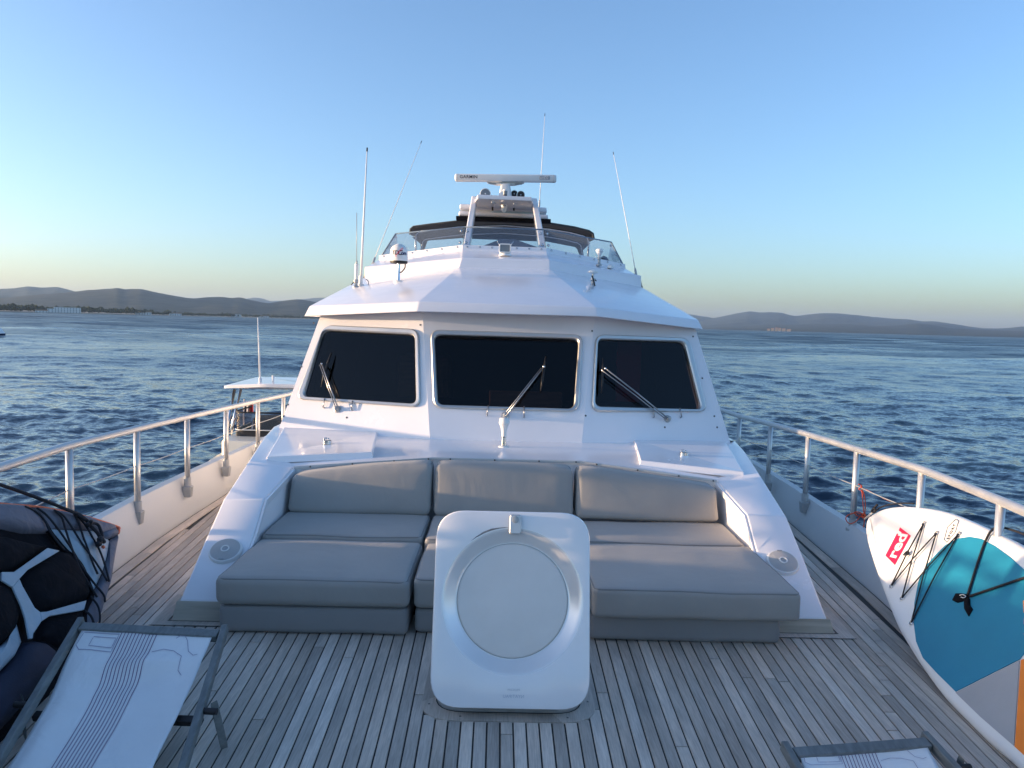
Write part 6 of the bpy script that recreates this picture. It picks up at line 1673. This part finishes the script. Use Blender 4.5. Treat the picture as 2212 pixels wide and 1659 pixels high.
# ================================================================== OTHER BOATS
def tender():
    root = empty('tender_boat', 'white tender with hardtop and smoked windscreen moored beyond the left railing', 'boat', (-4.6, 16, SEA))
    left = [(-4.65, 12.2), (-5.08, 12.7), (-5.50, 13.6), (-5.84, 15.0), (-6.02, 16.5), (-6.02, 20.5)]
    ymid = -4.6
    L = smooth_path([(x, y, 0) for x, y in left], 4); Rr = [np.array([2 * ymid - p[0], p[1], 0]) for p in L][::-1]
    ring = L + Rr
    z0 = SEA
    def lift(p): return 0.14 * max(0, (15 - p[1]) / 3)
    cen = np.array([ymid, 17, 0])
    def lo(k, z): return [np.array([*(p + (cen - p) * k)[:2], z0 + z + lift(p)]) for p in ring]
    V, Fc = bridge([lo(0.18, -0.4), lo(0.06, 0.25), lo(0.0, 0.70), lo(0.004, 0.76), lo(0.03, 0.79), lo(0.06, 0.77)])
    K = len(ring); Fc.append(tuple(range(5 * K, 6 * K)))
    raw('hull', V, Fc, 'cream', root, smooth=True).data.set_sharp_from_angle(angle=R(45))
    zc = Yp(500, 944, 16.3)[2]
    con = [np.array([x, y, 0]) for x, y in ((-5.88, 16.1), (-5.74, 15.75), (-3.46, 15.75), (-3.32, 16.1), (-3.32, 18.6), (-5.88, 18.6))]
    con = round_loop(con, 0.12, 4); n = len(con)
    V, Fc = bridge([[p + (0, 0, z0 + .7) for p in con], [p + (0, 0, zc - .06) for p in con], [p + (cen - p) * .03 * np.array([1, 1, 0]) + (0, 0, zc) for p in con]]); Fc.append(tuple(range(2 * n, 3 * n)))
    raw('coaming', V, Fc, 'cream', root, smooth=True).data.set_sharp_from_angle(angle=R(40))
    # smoked windscreen with a dark base and cover inside
    zw0, zw1, zw2 = zc - .01, Yp(508, 927, 16.5)[2], Yp(503, 890, 16.5)[2]
    wl = round_loop([np.array(p) for p in ((-5.76, 17.6, 0), (-5.76, 16.42, 0), (-3.44, 16.42, 0), (-3.44, 17.6, 0))], [0.02, 0.25, 0.25, 0.02], 6)
    def band(name, za, zb, m, k=0.0):
        V, Fc = bridge([[p + (0, 0, za) for p in wl], [p + (0, 0.05, zb) for p in wl]], False); return raw(name, V, Fc, m, root, smooth=True)
    band('windscreen_base', zw0, zw1, 'rubber'); band('windscreen', zw1, zw2, 'smoked_acrylic')
    tube('windscreen_trim', [p + (0, 0.05, zw2) for p in wl], 0.018, 'rubber', root, 6)
    tube('windscreen_trim', [p + (0, -0.01, zw1) for p in wl], 0.012, 'plastic_white', root, 6)
    box('console', -5.5, -4.35, 16.9, 17.5, zw0, (zw1 + zw2) / 2 + .02, 'canvas', root, 0.05)
    box('seat', -4.0, -3.7, 17.1, 17.5, zw0, zw2 - .05, 'wood_inside', root, 0.05)
    # hardtop on four posts
    zt = Yp(560, 838, 17.0)[2]
    tp = round_loop([np.array(p) for p in ((-6.18, 17.0, zt - .03), (-5.2, 16.72, zt + .045), (-4.0, 16.72, zt + .045), (-3.02, 17.0, zt - .03), (-3.15, 19.0, zt + .03), (-6.05, 19.0, zt + .03))], 0.12, 4); n = len(tp)
    V, Fc = bridge([tp, [p + (0, 0, .05) for p in tp], [p + (cen - p) * np.array([.05, .05, 0]) + (0, 0, .075) for p in tp]]); Fc += [tuple(range(n - 1, -1, -1)), tuple(range(2 * n, 3 * n))]
    raw('hardtop', V, Fc, 'gelcoat', root)
    for s in (0, 1):
        m_ = lambda p: np.array([p[0] if s == 0 else 2 * ymid - p[0], p[1], p[2]])
        for a, b in (((506.5, 842), (487, 945)), ((520, 842), (498, 938))):
            p, q = Yp(*a, 17.1 if a[0] < 510 else 17.6), Yp(*b, 16.4 if a[0] < 510 else 16.9)
            tube('post', [m_(p), m_(q)], 0.035, 'steel', root, 8)
    a = Yp(562, 828, 17.4); tube('whip', [a - (0, 0, .1), a + (0, 0, .12)], 0.04, 'plastic_white', root, 8); tube('whip', [a, Yp(557, 686, 17.5)], [0.022, 0.012], 'plastic_white', root, 6)
    b = Yp(590, 828, 17.4); tube('light_mast', [b - (0, 0, .08), Yp(590, 811, 17.4)], 0.028, 'plastic_white', root, 8)
    # pennant staff
tender()
def flag():
    b = Yp(525.5, 912, 18.2)
    root = empty('flag', 'blue, white and red flag on a thin staff aboard the tender', 'flag', tuple(b))
    tube('staff', [b - (0, 0, 0.3), Yp(527.6, 862, 18.2)], 0.016, 'plastic_white', root, 6)
    for x0, x1, m in ((527, 532, 'flag_blue'), (532, 539, 'flag_white'), (539, 547, 'flag_red')):
        N = 5; V = []
        for i in range(N + 1):
            x = x0 + (x1 - x0) * i / N
            for y in (871, 880, 889): V.append(Yp(x, y + (x - 527) * .06, 18.2 + 0.06 * math.sin((x - 527) * .55)))
        raw('stripe', V, [(i * 3 + k, i * 3 + k + 1, (i + 1) * 3 + k + 1, (i + 1) * 3 + k) for i in range(N) for k in range(2)], m, root, smooth=True)
flag()
def far_boat():
    p = Zp(12, 722, SEA + 0.15); d = np.linalg.norm(p[:2])
    root = empty('distant_boat', 'white boat of which only the bow shows at the left picture edge', 'boat', (p[0] - 4, p[1], SEA))
    q = lambda x, y, z: (p[0] + x, p[1] + y, SEA + z)
    H = 1.35
    raw('hull', [q(0.05, 0, .25), q(-1.2, -.9, .2), q(-9, -1.2, .2), q(-9, 1.2, .2), q(-1.2, .9, .2), q(-0.9, 0, H), q(-2.2, -1.05, H), q(-9, -1.3, H * .9), q(-9, 1.3, H * .9), q(-2.2, 1.05, H)],
        [(0, 1, 6, 5), (1, 2, 7, 6), (2, 3, 8, 7), (3, 4, 9, 8), (4, 0, 5, 9), (5, 6, 7, 8, 9)], 'gelcoat', root, bevel=0.05)
    raw('boot_stripe', [q(0.1, 0, .27), q(-1.2, -.93, .22), q(-9, -1.23, .22), q(-9, 1.23, .22), q(-1.2, .93, .22), q(-.4, 0, -.4), q(-1.6, -.7, -.4), q(-9, -1, -.4), q(-9, 1, -.4), q(-1.6, .7, -.4)],
        [(0, 1, 6, 5), (1, 2, 7, 6), (2, 3, 8, 7), (3, 4, 9, 8), (4, 0, 5, 9), (0, 1, 2, 3, 4)], 'flag_blue', root)
    hexa('cabin', [q(-6.5, -.8, H), q(-3.2, -.8, H), q(-3.2, .8, H), q(-6.5, .8, H), q(-6.3, -.7, H + 1), q(-4.2, -.7, H + 1), q(-4.2, .7, H + 1), q(-6.3, .7, H + 1)], 'gelcoat', root, 0.05)
far_boat()
